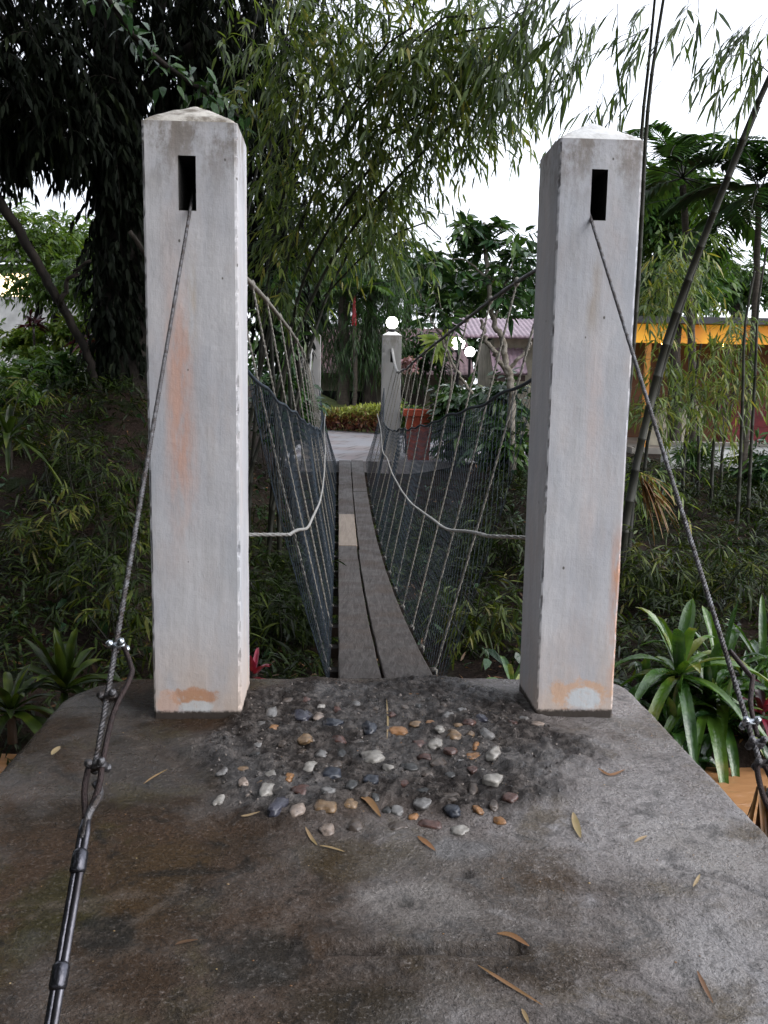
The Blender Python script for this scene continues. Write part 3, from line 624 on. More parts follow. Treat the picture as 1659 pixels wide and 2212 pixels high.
    me.materials.append(capmat); me.polygons.foreach_set('use_smooth', np.ones(len(me.polygons), bool)); link('cap', me, root)
    return root
MT['slot'] = plain('raw slot', (0.05, 0.045, 0.04), 0.9, 0, 0.3, 30, 0.6)
m, nt, p, out = newmat('pillar cap'); g = G(nt); co = g.coord('Object')
c = g.mix(g.mr(g.noise(co, 9, 7, 0.7), 0.40, 0.66), (0.58, 0.55, 0.5), (0.17, 0.145, 0.115))
c = g.mix(g.mth('MULTIPLY', g.mr(g.noise(co, 5, 5, 0.7), 0.52, 0.7), 0.6), c, (0.45, 0.24, 0.14))
g.set(p.inputs['Base Color'], c); p.inputs['Roughness'].default_value = 0.8; g.set(p.inputs['Normal'], g.bump(g.noise(co, 40, 6), 0.6, 0.008)); MT['cap'] = m
m, nt, p, out = newmat('clean cap'); g = G(nt); co = g.coord('Object')
g.set(p.inputs['Base Color'], g.mix(g.mr(g.noise(co, 9, 7, 0.7), 0.50, 0.72), (0.66, 0.66, 0.65), (0.3, 0.27, 0.24))); p.inputs['Roughness'].default_value = 0.8; g.set(p.inputs['Normal'], g.bump(g.noise(co, 40, 6), 0.5, 0.008)); MT['cap2'] = m
RUST = (0.52, 0.22, 0.12)
PLm = pillar_mat('left pillar paint', [(-0.055, 0.075, 0.95, 1.95, RUST, 0.8), (-0.06, 0.11, 0.6, 2.35, (0.58, 0.42, 0.36), 0.55), (0.0, 0.03, 1.6, 2.15, (0.42, 0.36, 0.26), 0.5)],
                 [(-0.02, 0.11, 0.13, 0.045, (0.42, 0.19, 0.08), 0.75), (-0.13, 0.05, 0.10, 0.07, (0.6, 0.38, 0.28), 0.6), (0.0, 0.08, 0.085, 0.03, (0.52, 0.53, 0.53), 0.9)], 1.0)
PRm = pillar_mat('right pillar paint', [(0.18, 0.06, 0.05, 1.0, (0.55, 0.25, 0.12), 0.9), (0.02, 0.05, 0.7, 1.9, (0.58, 0.47, 0.43), 0.5), (0.0, 0.04, 1.75, 2.2, (0.36, 0.3, 0.24), 0.6)],
                 [(0.02, 0.15, 0.14, 0.07, (0.56, 0.36, 0.24), 0.85), (0.04, 0.085, 0.12, 0.055, (0.52, 0.55, 0.57), 0.95)], 2.3)
PFm = pillar_mat('far pillar paint', [], [], 4.1, 0.55)
bl = atZ(427, 1552, 0.0); br_ = atZ(1240, 1548, 0.0)
htL = atY(417, 262, bl[1])[2]; htR = atY(1292, 300, br_[1])[2]
def pill(c, w, dp): return c[0] - sT * dp / 2, c[1] + cT * dp / 2
wL = 0.397; wR = 0.367; dL = 0.385
hL = atY(411, 396, bl[1]); hR = atY(1279, 421, br_[1])
pL = pill(bl, wL, dL); pR = pill(br_, wR, dL)
lampP = []
pillar('concrete_pillar', 'near pillar on the left with a long rust streak down its white front', *pL, wL, dL, htL + 0.03, (0.074, 0.222, hL[2] + 0.03), PLm, MT['cap'], 1.0, hx=-0.012)
pillar('concrete_pillar', 'near pillar on the right with an orange stain up its lower right edge', *pR, wR, dL, htR + 0.03, (0.070, 0.212, hR[2] + 0.03), PRm, MT['cap2'], 2.0, hx=-0.003)
fr = atY(842, 990, 18.75); fl = atY(670, 988, 18.6)
FR = (fr[0], 18.9); FL = (fl[0], 18.75)
hF = atY(842, 724, 18.7)[2]
far_r = pillar('concrete_pillar', 'far pillar with a glowing globe lamp on its cap', *FR, 0.40, 0.38, hF + 0.1, (0.07, 0.22, hF - 0.35), PFm, MT['cap2'], 3.0, z0=-0.1, fine=False)
far_l = pillar('concrete_pillar', 'far pillar half hidden by leaves, without a lamp', *FL, 0.40, 0.38, hF + 0.06, (0.07, 0.22, hF - 0.35), PFm, MT['cap2'], 4.0, z0=-0.1, fine=False)

# ------------------------------------------------------------------ stay cables of the near pillars
def lay(P, R, turns, r, k=3, n=200):
    """twisted strands around a line P (m x 3)"""
    P = np.asarray(P, float); s = np.concatenate([[0], np.cumsum(np.linalg.norm(np.diff(P, axis=0), axis=1))]); u = np.linspace(0, s[-1], n)
    Q = np.stack([np.interp(u, s, P[:, i]) for i in range(3)], 1); T = unit(np.gradient(Q, axis=0))
    A = unit(np.cross(T, np.array([1.0, 0.2, 0.1]))); B = np.cross(T, A); out = []
    for j in range(k):
        a = u / s[-1] * turns * 2 * math.pi + j * 2 * math.pi / k
        out.append(Q + R * (np.cos(a)[:, None] * A + np.sin(a)[:, None] * B))
    return out
def clamp_mb(c, d, s):
    """wire rope grip: saddle, U bolt ends and two nuts"""
    d = unit(d); a = unit(np.cross(d, np.array([0, 1.0, 0.3]))); b = np.cross(d, a); mb = MB()
    R = np.stack([a, b, d], 1)
    V = MB(); V.box(-1.5 * s, 1.5 * s, -0.7 * s, 0.7 * s, -0.55 * s, 0.55 * s); mb.add(np.concatenate(V.V) @ R.T + c, V.F)
    for q in (-1, 1):
        mb.tube([c + a * q * 1.15 * s - b * 1.6 * s, c + a * q * 1.15 * s + b * 1.9 * s], 0.38 * s, 8)
        for e in (-1.25, 1.25):
            mb.tube([c + a * q * 1.15 * s + b * (e - 0.35) * s, c + a * q * 1.15 * s + b * (e + 0.35) * s], 0.75 * s, 6)
    return mb
def stay(label, p0, pe, marks, lab_side, mirror=1):
    root = thing('stay_cable', (p0 + pe) / 2, label, 'cable', 'steel stays of the near pillars')
    at = lambda t: p0 + (pe - p0) * t
    d = unit(pe - p0)
    mb = MB()
    tc = marks['cable_end']
    for st in lay([at(-0.04), at(tc)], 0.0038, 80, 0.005, 3, 420): mb.tube(st, 0.0041, 5)
    mb.build('wire_rope', MT['steel'], root)
    s = unit(np.cross(d, np.array([0, 1.0, 0.2]))) * mirror
    n = np.cross(s, d)
    mb = MB()                                              # tail of the rope folded back, with its slack loop
    t0, t1 = marks['tail']
    pts = [at(t0) + s * 0.012, at(t0 + 0.02) + s * 0.045, at((t0 * 2 + t1) / 3) + s * 0.05, at((t0 + t1) / 2 + 0.01) + s * 0.022, at(t1) + s * 0.014]
    mb.tube(catmull(pts, 8), 0.0065, 6)
    mb.build('rope_tail', MT['rust'], root)
    for t in marks['clamps']:
        clamp_mb(at(t) + s * 0.006, d, 0.0125).build('clamp', MT['galv'] if t == marks['clamps'][0] else MT['steel'], root)
    mb = MB()
    for q in (-1, 1): mb.tube(catmull([at(marks['clamps'][-1]) + s * 0.006 * q, at(marks['eye'] - 0.015) + s * 0.013 * q, at(marks['eye']) + s * 0.016 * q, at(marks['eye'] + 0.018) + s * 0.002 * q], 6), 0.007, 7)
    mb.build('eye_loop', MT['rust'], root)
    LN = np.linalg.norm(pe - p0); t1 = 1.0; t0 = marks['eye'] + 0.004 / LN; e_ = 1 / LN
    mb = MB(); mb.tube(catmull([at(t0 - 0.02 * e_) + n * 0.010, at(t0) + n * 0.016 + s * 0.012, at(t0 + 0.03 * e_) + s * 0.016, at(t0 + 0.06 * e_) + s * 0.003, at(t0 + 0.11 * e_)], 6), 0.0085, 8)
    mb.build('hook', MT['steel'], root)
    mb = MB()
    tb = t0 + 0.07 * e_
    for q in (-1, 1): mb.tube([at(tb) + s * q * 0.003, at(tb + 0.03 * e_) + s * q * 0.0064, at(t1) + s * q * 0.0064], 0.0070, 12); mb.build('turnbuckle_bar', MT['dark_steel'] if q * mirror < 0 else MT['highlight_bar'], root); mb = MB()  # one bar lighter than the other: the highlight is put into its colour
    for t in marks['bosses']:
        mb = MB(); mb.tube([at(t - 0.024 * e_), at(t - 0.017 * e_), at(t + 0.017 * e_), at(t + 0.024 * e_)], [0.013, 0.0165, 0.0165, 0.013], 10); mb.build('turnbuckle_nut', MT['dark_steel'], root)
    return root
pe = atY(112, 2205, 1.42); p0 = np.array([hL[0], bl[1] - 0.005, atY(411, 452, bl[1])[2]])
def tmark(y, a, b):
    lo, hi = 0.0, 1.0
    for _ in range(40):
        md = (lo + hi) / 2; q = a + (b - a) * md - CAM; yy = CY - F * (q @ _u) / (q @ _f)
        if yy < y: lo = md
        else: hi = md
    return lo
tm = lambda y: tmark(y, p0, pe)
pe_ext = p0 + (pe - p0) * 1.25
tm = lambda y: tmark(y, p0, pe_ext)
stay('steel stay cable of the left near pillar with clamps and a long turnbuckle', p0, pe_ext,
     dict(cable_end=tm(1655), tail=(tm(1385), tm(1660)), clamps=[tm(1397), tm(1507), tm(1655)], eye=tm(1700), bosses=[tm(1862), tm(2110)]), 1)
q0 = np.array([hR[0], br_[1] - 0.005, atY(1279, 475, br_[1])[2]]); qe = atY(1672, 1745, 1.95); qe_ext = q0 + (qe - q0) * 1.5
tm2 = lambda y: tmark(y, q0, qe_ext)
stay('steel stay cable of the right near pillar with a folded rope end among leaves', q0, qe_ext,
     dict(cable_end=tm2(1640), tail=(tm2(1405), tm2(1590)), clamps=[tm2(1562), tm2(1605), tm2(1650)], eye=tm2(1720), bosses=[tm2(1900)]), 1)

# ------------------------------------------------------------------ footbridge
S0, S1 = 4.46, 18.3
def Bp(l, s, z): return np.array([bx(s) + l * cT, s + l * sT, z])
def zd(s): return -0.47 * (1 - ((s - 11.45) / 6.95) ** 2) - 0.01
CAB = np.array([[4.42, 2.16, 0.88], [5.5, 2.14, 0.82], [7.0, 2.09, 0.77], [9.3, 1.98, 0.71], [12.0, 1.86, 0.71], [14.8, 1.76, 0.76], [16.3, 1.80, 0.80], [17.4, 1.96, 0.82], [18.7, 2.3, 0.84]])
CC = catmull(CAB, 12)
def cab(s, side):
    z = np.interp(s, CC[:, 0], CC[:, 1]); l = np.interp(s, CC[:, 0], CC[:, 2])
    if side > 0: z += 0.06 * float(1 - sm(5, 9, s)); l = l * (1.0 if s > 14 else 1.06)
    return Bp(side * l, s, z)
bridge = thing('footbridge', (bx(11.4), 11.4, -0.5), 'narrow hanging footbridge of two plank rows with rope hangers and nets', 'footbridge')
m, nt, p, out = newmat('wet plank'); g = G(nt); co = g.coord('Object')
gr = g.noise(g.scale(co, (1, 0.06, 1)), 38, 6, 0.65, 0.4); bl_ = g.noise(co, 2.2, 6, 0.6)
c = g.mix(g.mr(gr, 0.3, 0.7), (0.032, 0.025, 0.021), (0.088, 0.075, 0.068)); c = g.mix(g.mth('MULTIPLY', g.mr(bl_, 0.45, 0.7), 0.6), c, (0.075, 0.055, 0.042))
c = g.mix(g.mth('MULTIPLY', g.mr(g.noise(co, 14, 5, 0.7), 0.64, 0.74), 0.7), c, (0.26, 0.23, 0.2))
g.set(p.inputs['Base Color'], c); g.set(p.inputs['Roughness'], g.mr(bl_, 0.3, 0.7, 0.4, 0.7)); p.inputs['Specular IOR Level'].default_value = 0.3; g.set(p.inputs['Normal'], g.bump(gr, 0.8, 0.008)); MT['plank'] = m
m, nt, p, out = newmat('new plank'); g = G(nt); co = g.coord('Object'); gr = g.noise(g.scale(co, (1, 0.06, 1)), 38, 6, 0.65, 0.4)
g.set(p.inputs['Base Color'], g.mix(g.mr(gr, 0.3, 0.7), (0.2, 0.15, 0.11), (0.32, 0.25, 0.19))); p.inputs['Roughness'].default_value = 0.4; g.set(p.inputs['Normal'], g.bump(gr, 0.4, 0.006)); MT['plank2'] = m
def plank(l0, l1, s0, s1, mat, lab=None, dz=0.0):
    mb = MB(); n = max(4, int((s1 - s0) / 0.12)); ss = np.linspace(s0 + 0.006, s1 - 0.006, n); V = []
    for s in ss:
        wob = 0.004 * mnoise.noise((s * 2.0, l0 * 7, 0.1)); z = zd(s) + dz
        for (l, zz) in ((l0 + wob, -0.045), (l1 + wob, -0.045), (l1 + wob, -0.005), (l1 + wob - 0.006, 0), (l0 + wob + 0.006, 0), (l0 + wob, -0.005)): V.append(Bp(l, s, z + zz))
    Fs = [[i * 6 + j, i * 6 + (j + 1) % 6, (i + 1) * 6 + (j + 1) % 6, (i + 1) * 6 + j] for i in range(n - 1) for j in range(6)] + [[5, 4, 3, 2, 1, 0], [(n - 1) * 6 + j for j in range(6)]]
    mb.add(V, Fs); o = mb.build('plank', mat, bridge, smooth=False)
    if lab: o['label'] = lab
plank(-0.252, -0.024, S0, 10.9, MT['plank']); plank(-0.250, -0.012, 10.9, 13.4, MT['plank2'], 'newer paler brown plank', 0.004)
plank(-0.256, -0.01, 13.4, 16.0, MT['plank']); plank(-0.252, -0.01, 16.0, S1, MT['plank'])
plank(-0.008, 0.256, S0, 10.6, MT['plank'], None, 0.003); plank(0.004, 0.252, 10.6, 15.4, MT['plank']); plank(0.006, 0.25, 15.4, S1, MT['plank'], None, 0.004)
HS = [4.95, 5.7, 6.5, 7.45, 8.4, 9.4, 10.4, 11.4, 12.4, 13.4, 14.4, 15.4, 16.4, 17.4]
for s in HS:
    mb = MB(); z = zd(s) - 0.048
    P = [Bp(l, q, zz) for zz in (z - 0.07, z) for q in (s - 0.045, s + 0.045) for l in (-0.315, 0.315)]
    mb.add(P, [[0, 2, 3, 1], [4, 5, 7, 6], [0, 1, 5, 4], [2, 6, 7, 3], [0, 4, 6, 2], [1, 3, 7, 5]]); mb.build('crosspiece', MT['dark_bark'], bridge, smooth=False)
for l in (-0.2, 0.2):
    mb = MB(); mb.tube([Bp(l, s, zd(s) - 0.135) for s in np.linspace(S0 - 0.3, S1 + 0.2, 40)], 0.009, 6); mb.build('deck_cable', MT['dark_steel'], bridge)
for side in (-1, 1):
    mb = MB(); ss = np.linspace(4.42, 18.72, 90)
    for st in lay([cab(s, side) for s in ss], 0.007, 150, 0.007, 3, 900): mb.tube(st, 0.0078, 4, cap=False)
    mb.build('main_cable', MT['rope'] if side < 0 else MT['steel'], bridge)
    mb = MB()                                              # pale sleeve on the last rise to the far pillar
    mb.tube([cab(s, side) for s in np.linspace(15.6, 18.72, 24)], 0.026, 8); mb.build('cable_sleeve', MT['pale_rope'], bridge)
    if side < 0:
        mb = MB(); mb.tube([cab(s, side) for s in np.linspace(5.4, 9.4, 20)], 0.0155, 8); mb.build('cable_sleeve', MT['rope'], bridge)
    for s in HS:
        a = cab(s, side); b = Bp(side * 0.30, s, zd(s) - 0.10)
        mb = MB(); ln = np.linalg.norm(a - b)
        m_ = (a + b) / 2 + np.array([0.012 * side, 0, 0])
        for st in lay([a, m_, b], 0.0042, ln / 0.075, 0.006, 2, 120): mb.tube(st, 0.005, 4, cap=False)
        for q in (0.0, 0.985):                             # knots
            c = a + (b - a) * q; mb.tube([c + np.array([0, 0, 0.03]), c + np.array([0, 0, 0.012]), c - np.array([0, 0, 0.012]), c - np.array([0, 0, 0.03])], [0.008, 0.02, 0.02, 0.008], 7)
        mb.build('hanger_rope', MT['rope'], bridge)
    zr = lambda s: np.interp(s, [4.4, 5, 6, 7.2, 8.5, 10, 12, 15, 18.4], [0.76, 0.70, 0.55, 0.46, 0.39, 0.34, 0.36, 0.45, 0.95])
    zn = lambda s: np.interp(s, [4.4, 5, 7, 9.5, 14, 16.5, 18.4], [1.6, 1.5, 1.3, 1.08, 0.82, 0.84, 1.5])
    def wallp(s, z):
        a = cab(s, side); b = Bp(side * 0.30, s, zd(s) - 0.05); t = (z - b[2]) / (a[2] - b[2]); return b + (a - b) * t
    rp = catmull([wallp(s, zr(s)) + np.array([0, 0, 0.008 * math.sin(s * 2.0)]) for s in np.linspace(4.42, 18.4, 40)], 4)
    rp[0] = [pL[0] + 0.1 if side < 0 else pR[0] - 0.1, rp[0][1], rp[0][2]]
    mb = MB()
    for st in lay(rp, 0.0052, 130, 0.007, 3, 600): mb.tube(st, 0.006, 4, cap=False)
    mb.build('side_rope', MT['pale_rope'], bridge)
    # netting
    nl = []; q = np.linspace(0, 1, 10)
    for s0 in np.arange(4.5 - 1.3, 18.3, 0.095):
        for dr in (-1, 1):
            ss = s0 + (q * 1.3 if dr > 0 else (1 - q) * 1.3)
            P = []
            for s, t in zip(ss, q):
                s = min(max(s, 4.5), 18.3); zb = zd(s) - 0.05; z = zb + (zn(s) - zb) * t; w_ = wallp(s, z)
                w_ = w_ + np.array([0.03 * side * math.sin(math.pi * t) * (1 + 0.8 * math.sin(s * 2.1)), 0, 0.010 * (math.sin(s * 6.3) + math.sin(s * 2.7 + 1)) * t]); P.append(w_)
            nl.append(P)
    nl = np.array(nl); n, mm = nl.shape[:2]
    D = unit(np.gradient(nl, axis=1)); A = unit(np.cross(D, np.array([1.0, 0.1, 0.0]))); B = np.cross(D, A); a = np.arange(3) * 2 * math.pi / 3
    V = nl[:, :, None] + 0.0015 * (np.cos(a)[None, None, :, None] * A[:, :, None] + np.sin(a)[None, None, :, None] * B[:, :, None])
    net = twigs_obj('side_net', [V], MT['net'], bridge)
    mb = MB(); mb.tube(catmull([wallp(s, zn(s)) + np.array([0, 0, 0.010 * (math.sin(s * 6.3) + math.sin(s * 2.7 + 1))]) for s in np.linspace(4.5, 18.3, 60)], 3), 0.010, 6); mb.build('net_edge_rope', MT['net'], bridge)

def px3(x, y, Y): return atY(x, y, Y)
# ------------------------------------------------------------------ buildings
def wbox(mb, x0, x1, y0, y1, z0, z1): mb.box(x0, x1, y0, y1, z0, z1)
def corr_roof(x0, x1, y0, z0, y1, z1, pitch=0.2, n=None, amp=0.035, th=0.05):
    """ribbed roof sheet sloping from (y0, z0) to (y1, z1)"""
    n = n or int((x1 - x0) / pitch * 6); xs = np.linspace(x0, x1, n); mm = 14; V = []
    for t in np.linspace(0, 1, mm):
        for x in xs: V.append((x, y0 + (y1 - y0) * t, z0 + (z1 - z0) * t + amp * abs(math.sin(math.pi * x / pitch)) + 0.02 * ((t * (mm - 1)) % 1)))
    nb = len(V)
    for t in (0, 1):
        for x in xs: V.append((x, y0 + (y1 - y0) * t, z0 + (z1 - z0) * t - th))
    Fs = [[i * n + j, i * n + j + 1, (i + 1) * n + j + 1, (i + 1) * n + j] for i in range(mm - 1) for j in range(n - 1)]
    Fs += [[nb + j, nb + j + 1, j + 1, j] for j in range(n - 1)] + [[nb + j, nb + n + j, nb + n + j + 1, nb + j + 1] for j in range(n - 1)]
    mb = MB(); mb.add(V, Fs); return mb
def wall_open(mb, x0, x1, y, th, z0, z1, ops):
    """a wall facing -Y with rectangular openings (x0, x1, z0, z1)"""
    xs = sorted({x0, x1, *[o[0] for o in ops], *[o[1] for o in ops]}); zs = sorted({z0, z1, *[o[2] for o in ops], *[o[3] for o in ops]})
    for i in range(len(xs) - 1):
        for j in range(len(zs) - 1):
            xm, zm = (xs[i] + xs[i + 1]) / 2, (zs[j] + zs[j + 1]) / 2
            if any(o[0] < xm < o[1] and o[2] < zm < o[3] for o in ops): continue
            mb.box(xs[i], xs[i + 1], y, y + th, zs[j], zs[j + 1])
def opening(root, kind, x0, x1, y, z0, z1):
    mb = MB(); mb.box(x0 + 0.002, x1 - 0.002, y + 0.13, y + 0.16, z0 + 0.002, z1 - 0.002); o = mb.build(kind, MT['opening'], root, False)
    f = MB(); b = 0.06
    f.box(x0 - b, x0 - 0.003, y - 0.03, y - 0.003, z0, z1); f.box(x1 + 0.003, x1 + b, y - 0.03, y - 0.003, z0, z1); f.box(x0 - b, x1 + b, y - 0.033, y - 0.003, z1 + 0.003, z1 + 0.07)
    f.box((x0 + x1) / 2 - 0.03, (x0 + x1) / 2 + 0.03, y + 0.09, y + 0.125, z0, z1)
    fo = f.build('frame', MT['dark_wood'], o, False); fo.location = (0, 0, 0)
# long low house behind the hedge
YA = 36.0
hA = thing('tiled_house', (-0.5, YA, -0.6), 'long low house with a pinkish tiled roof behind the hedge', 'house')
mb = MB(); xa0, xa1 = -3.4, 3.0
opsA = [(-2.6, -2.0, -0.55, 1.3), (-1.5, -0.9, -0.55, 1.3), (-3.2, -2.85, 0.9, 1.5), (0.4, 1.1, 0.4, 1.4), (1.8, 2.5, -0.55, 1.3), (2.6, 2.85, 0.4, 1.4)]
wall_open(mb, xa0, xa1, YA, 0.2, -0.7, 2.0, opsA); mb.box(xa0, xa0 + 0.2, YA + 0.2, YA + 6, -0.7, 2.0); mb.box(xa1 - 0.2, xa1, YA + 0.2, YA + 6, -0.7, 2.0)
mb.build('wall', MT['cream'], hA, False)
for o in opsA: opening(hA, 'door' if o[2] < 0 else 'window', o[0], o[1], YA, o[2], o[3])
corr_roof(xa0 - 0.5, xa1 + 0.5, YA - 0.8, 1.98, YA + 4.5, 4.1, 0.22).build('roof', MT['roof_tile'], hA)
corr_roof(xa0 - 0.5, xa1 + 0.5, YA + 9.5, 1.98, YA + 4.51, 4.1, 0.22).build('roof', MT['roof_tile'], hA)
mb = MB(); mb.box(xa0 - 0.5, xa1 + 0.5, YA - 0.86, YA - 0.81, 1.80, 2.0); mb.build('eave_board', MT['dark_wood'], hA, False)
# two storey house on the right of it
YB = 30.0; b0 = atY(1062, 900, YB)[0]; b1 = atY(1200, 900, YB)[0]
hB = thing('two_storey_house', (b0 + 2, YB, -0.3), 'two storey cream house with pink tiled roofs behind the plumeria tree', 'house')
mb = MB(); zt = atY(1130, 732, YB)[2]
opsB = [(b0 + 0.25, b0 + 0.8, -0.2, atY(1090, 832, YB)[2]), (b0 + 1.35, b0 + 2.0, atY(1130, 885, YB)[2], atY(1130, 842, YB)[2])]
wall_open(mb, b0, b0 + 6, YB, 0.2, -0.4, zt, opsB); mb.box(b0, b0 + 0.2, YB + 0.2, YB + 5, -0.4, zt); mb.box(b0 + 5.8, b0 + 6, YB + 0.2, YB + 5, -0.4, zt)
mb.build('wall', MT['cream'], hB, False)
for o in opsB: opening(hB, 'door' if o[2] < 0 else 'window', o[0], o[1], YB, o[2], o[3])
xr = atY(985, 728, YB - 0.6)[0]
corr_roof(xr, b0 + 6.6, YB - 0.6, zt + 0.02, YB + 3, zt + 0.85, 0.16, amp=0.05).build('roof', MT['pink_roof'], hB)
za, zb = atY(1085, 806, YB - 1.3)[2], atY(1085, 770, YB)[2]
corr_roof(b0 - 0.15, b0 + 0.95, YB - 1.3, za, YB - 0.02, zb + 0.25, 0.16, amp=0.05).build('lean_to_roof', MT['pink_roof'], hB)
mb = MB(); mb.box(b0 - 0.1, b0 + 0.9, YB - 1.2, YB - 1.12, za - 0.25, za - 0.06); mb.build('beam', MT['dark_wood'], hB, False)
# restaurant pavilion on the right
YP = 22.0; px0 = atY(1385, 800, YP)[0]; px1 = px0 + 9.5
zf0, zf1 = atY(1480, 742, YP)[2], atY(1480, 702, YP)[2]
pav = thing('open_pavilion', (px0 + 4, YP, 0), 'open pavilion with a glowing orange fascia and dark red seating on the right', 'pavilion')
mb = MB(); mb.box(px0 - 0.3, px1, YP - 0.1, YP - 0.02, zf0, zf1); mb.build('fascia', MT['glow_fascia'], pav, False)
mb = MB(); mb.box(px0 - 0.5, px1, YP - 0.5, YP + 6, zf1 + 0.004, zf1 + 0.16); mb.build('roof', MT['dark_roof'], pav, False)
for i in range(5):
    mb = MB(); x = px0 + 0.1 + i * 2.0; mb.box(x, x + 0.12, YP, YP + 0.12, 0.1, zf0 - 0.003); mb.build('post', MT['orange_board'] if i == 0 else MT['dark_wood'], pav, False)
mb = MB(); mb.box(px0, px1, YP + 4.5, YP + 4.7, 0, zf1); mb.build('back_wall', plain('brown wall', (0.16, 0.07, 0.03), 0.6, 0, 0.3, 1.5, 0.1), pav, False)
mb = MB(); mb.box(px0 - 0.2, px1, YP - 0.3, YP + 4.5, -0.3, 0.12); mb.build('floor', MT['grey_wall'], pav, False)
mb = MB(); mb.box(px0 + 2.4, px0 + 5.6, YP + 0.6, YP + 1.2, 0.12, 0.62); mb.box(px0 + 2.4, px0 + 5.6, YP + 1.2, YP + 1.4, 0.12, 1.15)
mb.build('bench', MT['red_cloth'], pav, False)
mb = MB(); mb.box(px0 + 0.4, px0 + 1.9, YP + 0.8, YP + 1.1, 0.12, 1.15); mb.build('counter', MT['cream'], pav, False)
for i in range(4):
    mb = MB(); x = px0 + 0.9 + i * 1.5; mb.tube([(x, YP + 1.2, zf1), (x, YP + 1.2, zf0 + 0.12)], 0.015, 6); o = mb.build('pendant_cord', MT['black_iron'], pav)
    mb = MB(); mb.add(ICO * 0.07 + np.array([x, YP - 0.35 if False else YP + 1.2, zf0 + 0.06]), ICF); mb.build('bulb', MT['warm_lamp'], pav)
# low white wall in front of the pavilion
w0 = atZ(1395, 1003, -0.05); w1 = atZ(1626, 1008, -0.05)
tw_ = thing('terrace_wall', ((w0 + w1) / 2), 'low white wall in front of the orange pavilion', 'wall')
mb = MB(); mb.box(w0[0], w1[0], 17.6, 17.85, -0.4, atY(1500, 962, 17.6)[2]); mb.build('wall_body', MT['white_wall'], tw_, False)
mb = MB(); zz = atY(1500, 962, 17.6)[2]; mb.box(w0[0] - 0.04, w1[0] + 0.04, 17.56, 17.9, zz + 0.002, zz + 0.06); mb.build('coping', MT['grey_wall'], tw_, False)
# pale house on the left hill
YH = 23.0; h0 = atY(-260, 700, YH)[0]; h1 = atY(345, 700, YH)[0]
hL_ = thing('white_house', ((h0 + h1) / 2, YH, 1.4), 'white house wall seen through the trees on the left bank', 'house')
zt = atY(100, 572, YH)[2]; zb = 1.2
ops = [(atY(-10, 600, YH)[0], atY(62, 600, YH)[0], atY(20, 640, YH)[2], atY(20, 590, YH)[2]), (atY(80, 0, YH)[0], atY(108, 0, YH)[0], 1.25, atY(90, 660, YH)[2])]
mb = MB(); wall_open(mb, h0, h1, YH, 0.2, zb, zt, ops); mb.box(h0, h0 + 0.2, YH + 0.2, YH + 6, zb, zt); mb.box(h1 - 0.2, h1, YH + 0.2, YH + 6, zb, zt); mb.build('wall', MT['white_wall'], hL_, False)
opening(hL_, 'door', ops[1][0], ops[1][1], YH, ops[1][2], ops[1][3])
o = ops[0]; mb = MB(); mb.box(o[0] + 0.01, o[1] - 0.01, YH + 0.12, YH + 0.15, o[2] + 0.01, o[3] - 0.01); mb.build('window', glow('lit window', (1.0, 0.78, 0.45), 1.6), hL_, False)
corr_roof(h0 - 0.6, h1 + 0.6, YH - 0.7, zt, YH + 3.5, zt + 1.1, 0.22).build('roof', MT['dark_roof'], hL_)
# low pale wall on the left bank edge
YQ = 17.5; zz = atY(270, 752, YQ)[2]
mb = MB(); x0, x1 = atY(190, 760, YQ)[0], atY(420, 760, YQ)[0]; mb.box(x0, x1, YQ, YQ + 0.2, 1.2, zz)
tag(mb.build('garden_wall', MT['white_wall'], None, False), 'low pale garden wall behind dark plants beside the left near pillar', 'wall')

# ------------------------------------------------------------------ lamps
def globe(root, c, r):
    mb = MB(); mb.add(ICO * r + c, ICF); mb.build('globe', MT['globe'], root)
gl = atY(849, 693, 18.9)
gz = -0.1 + hF + 0.1 + 0.1
lm = thing('globe_lamp', (FR[0], FR[1], gz), 'bright globe lamp on the cap of a far pillar', 'lamp', 'lit globe lamps')
mb = MB(); mb.tube([(FR[0], FR[1], gz - 0.03), (FR[0], FR[1], gz + 0.03), (FR[0], FR[1], gz + 0.04), (FR[0], FR[1], gz + 0.07)], [0.09, 0.09, 0.06, 0.055], 16); mb.build('lamp_base', MT['black_iron'], lm)
globe(lm, np.array([FR[0], FR[1], gz + 0.17]), 0.125)
for (x, y, Yl, r, lab) in ((990, 742, 20.5, 0.15, 'larger globe lamp on a dark post beside the pink roofed house'), (1015, 760, 24.0, 0.135, 'smaller globe lamp on a post, lower right of the other one')):
    c = atY(x, y, Yl); lm = thing('globe_lamp', (c[0], c[1], -0.05), lab, 'lamp', 'lit globe lamps')
    mb = MB(); mb.tube([(c[0], c[1], -0.1), (c[0], c[1], 0.25), (c[0], c[1], 0.3), (c[0], c[1], c[2] - r - 0.06), (c[0], c[1], c[2] - r - 0.04), (c[0], c[1], c[2] - r + 0.02)], [0.06, 0.06, 0.04, 0.035, 0.08, 0.08], 12); mb.build('lamp_post', MT['black_iron'], lm)
    globe(lm, c, r)

mb = MB(); a_ = px3(600, 640, 16); b_ = px3(1200, 484, 16); c_ = px3(1900, 330, 16)
mb.tube(np.vstack([np.array([a_ + (b_ - a_) * t - np.array([0, 0, 0.25 * 4 * t * (1 - t)]) for t in np.linspace(0, 1, 16)]), np.array([b_ + (c_ - b_) * t for t in np.linspace(0.1, 1, 8)])]), 0.006, 5)
tag(mb.build('overhead_wire', MT['black_iron']), 'thin dark wire crossing the sky gap behind the right near pillar', 'wire')
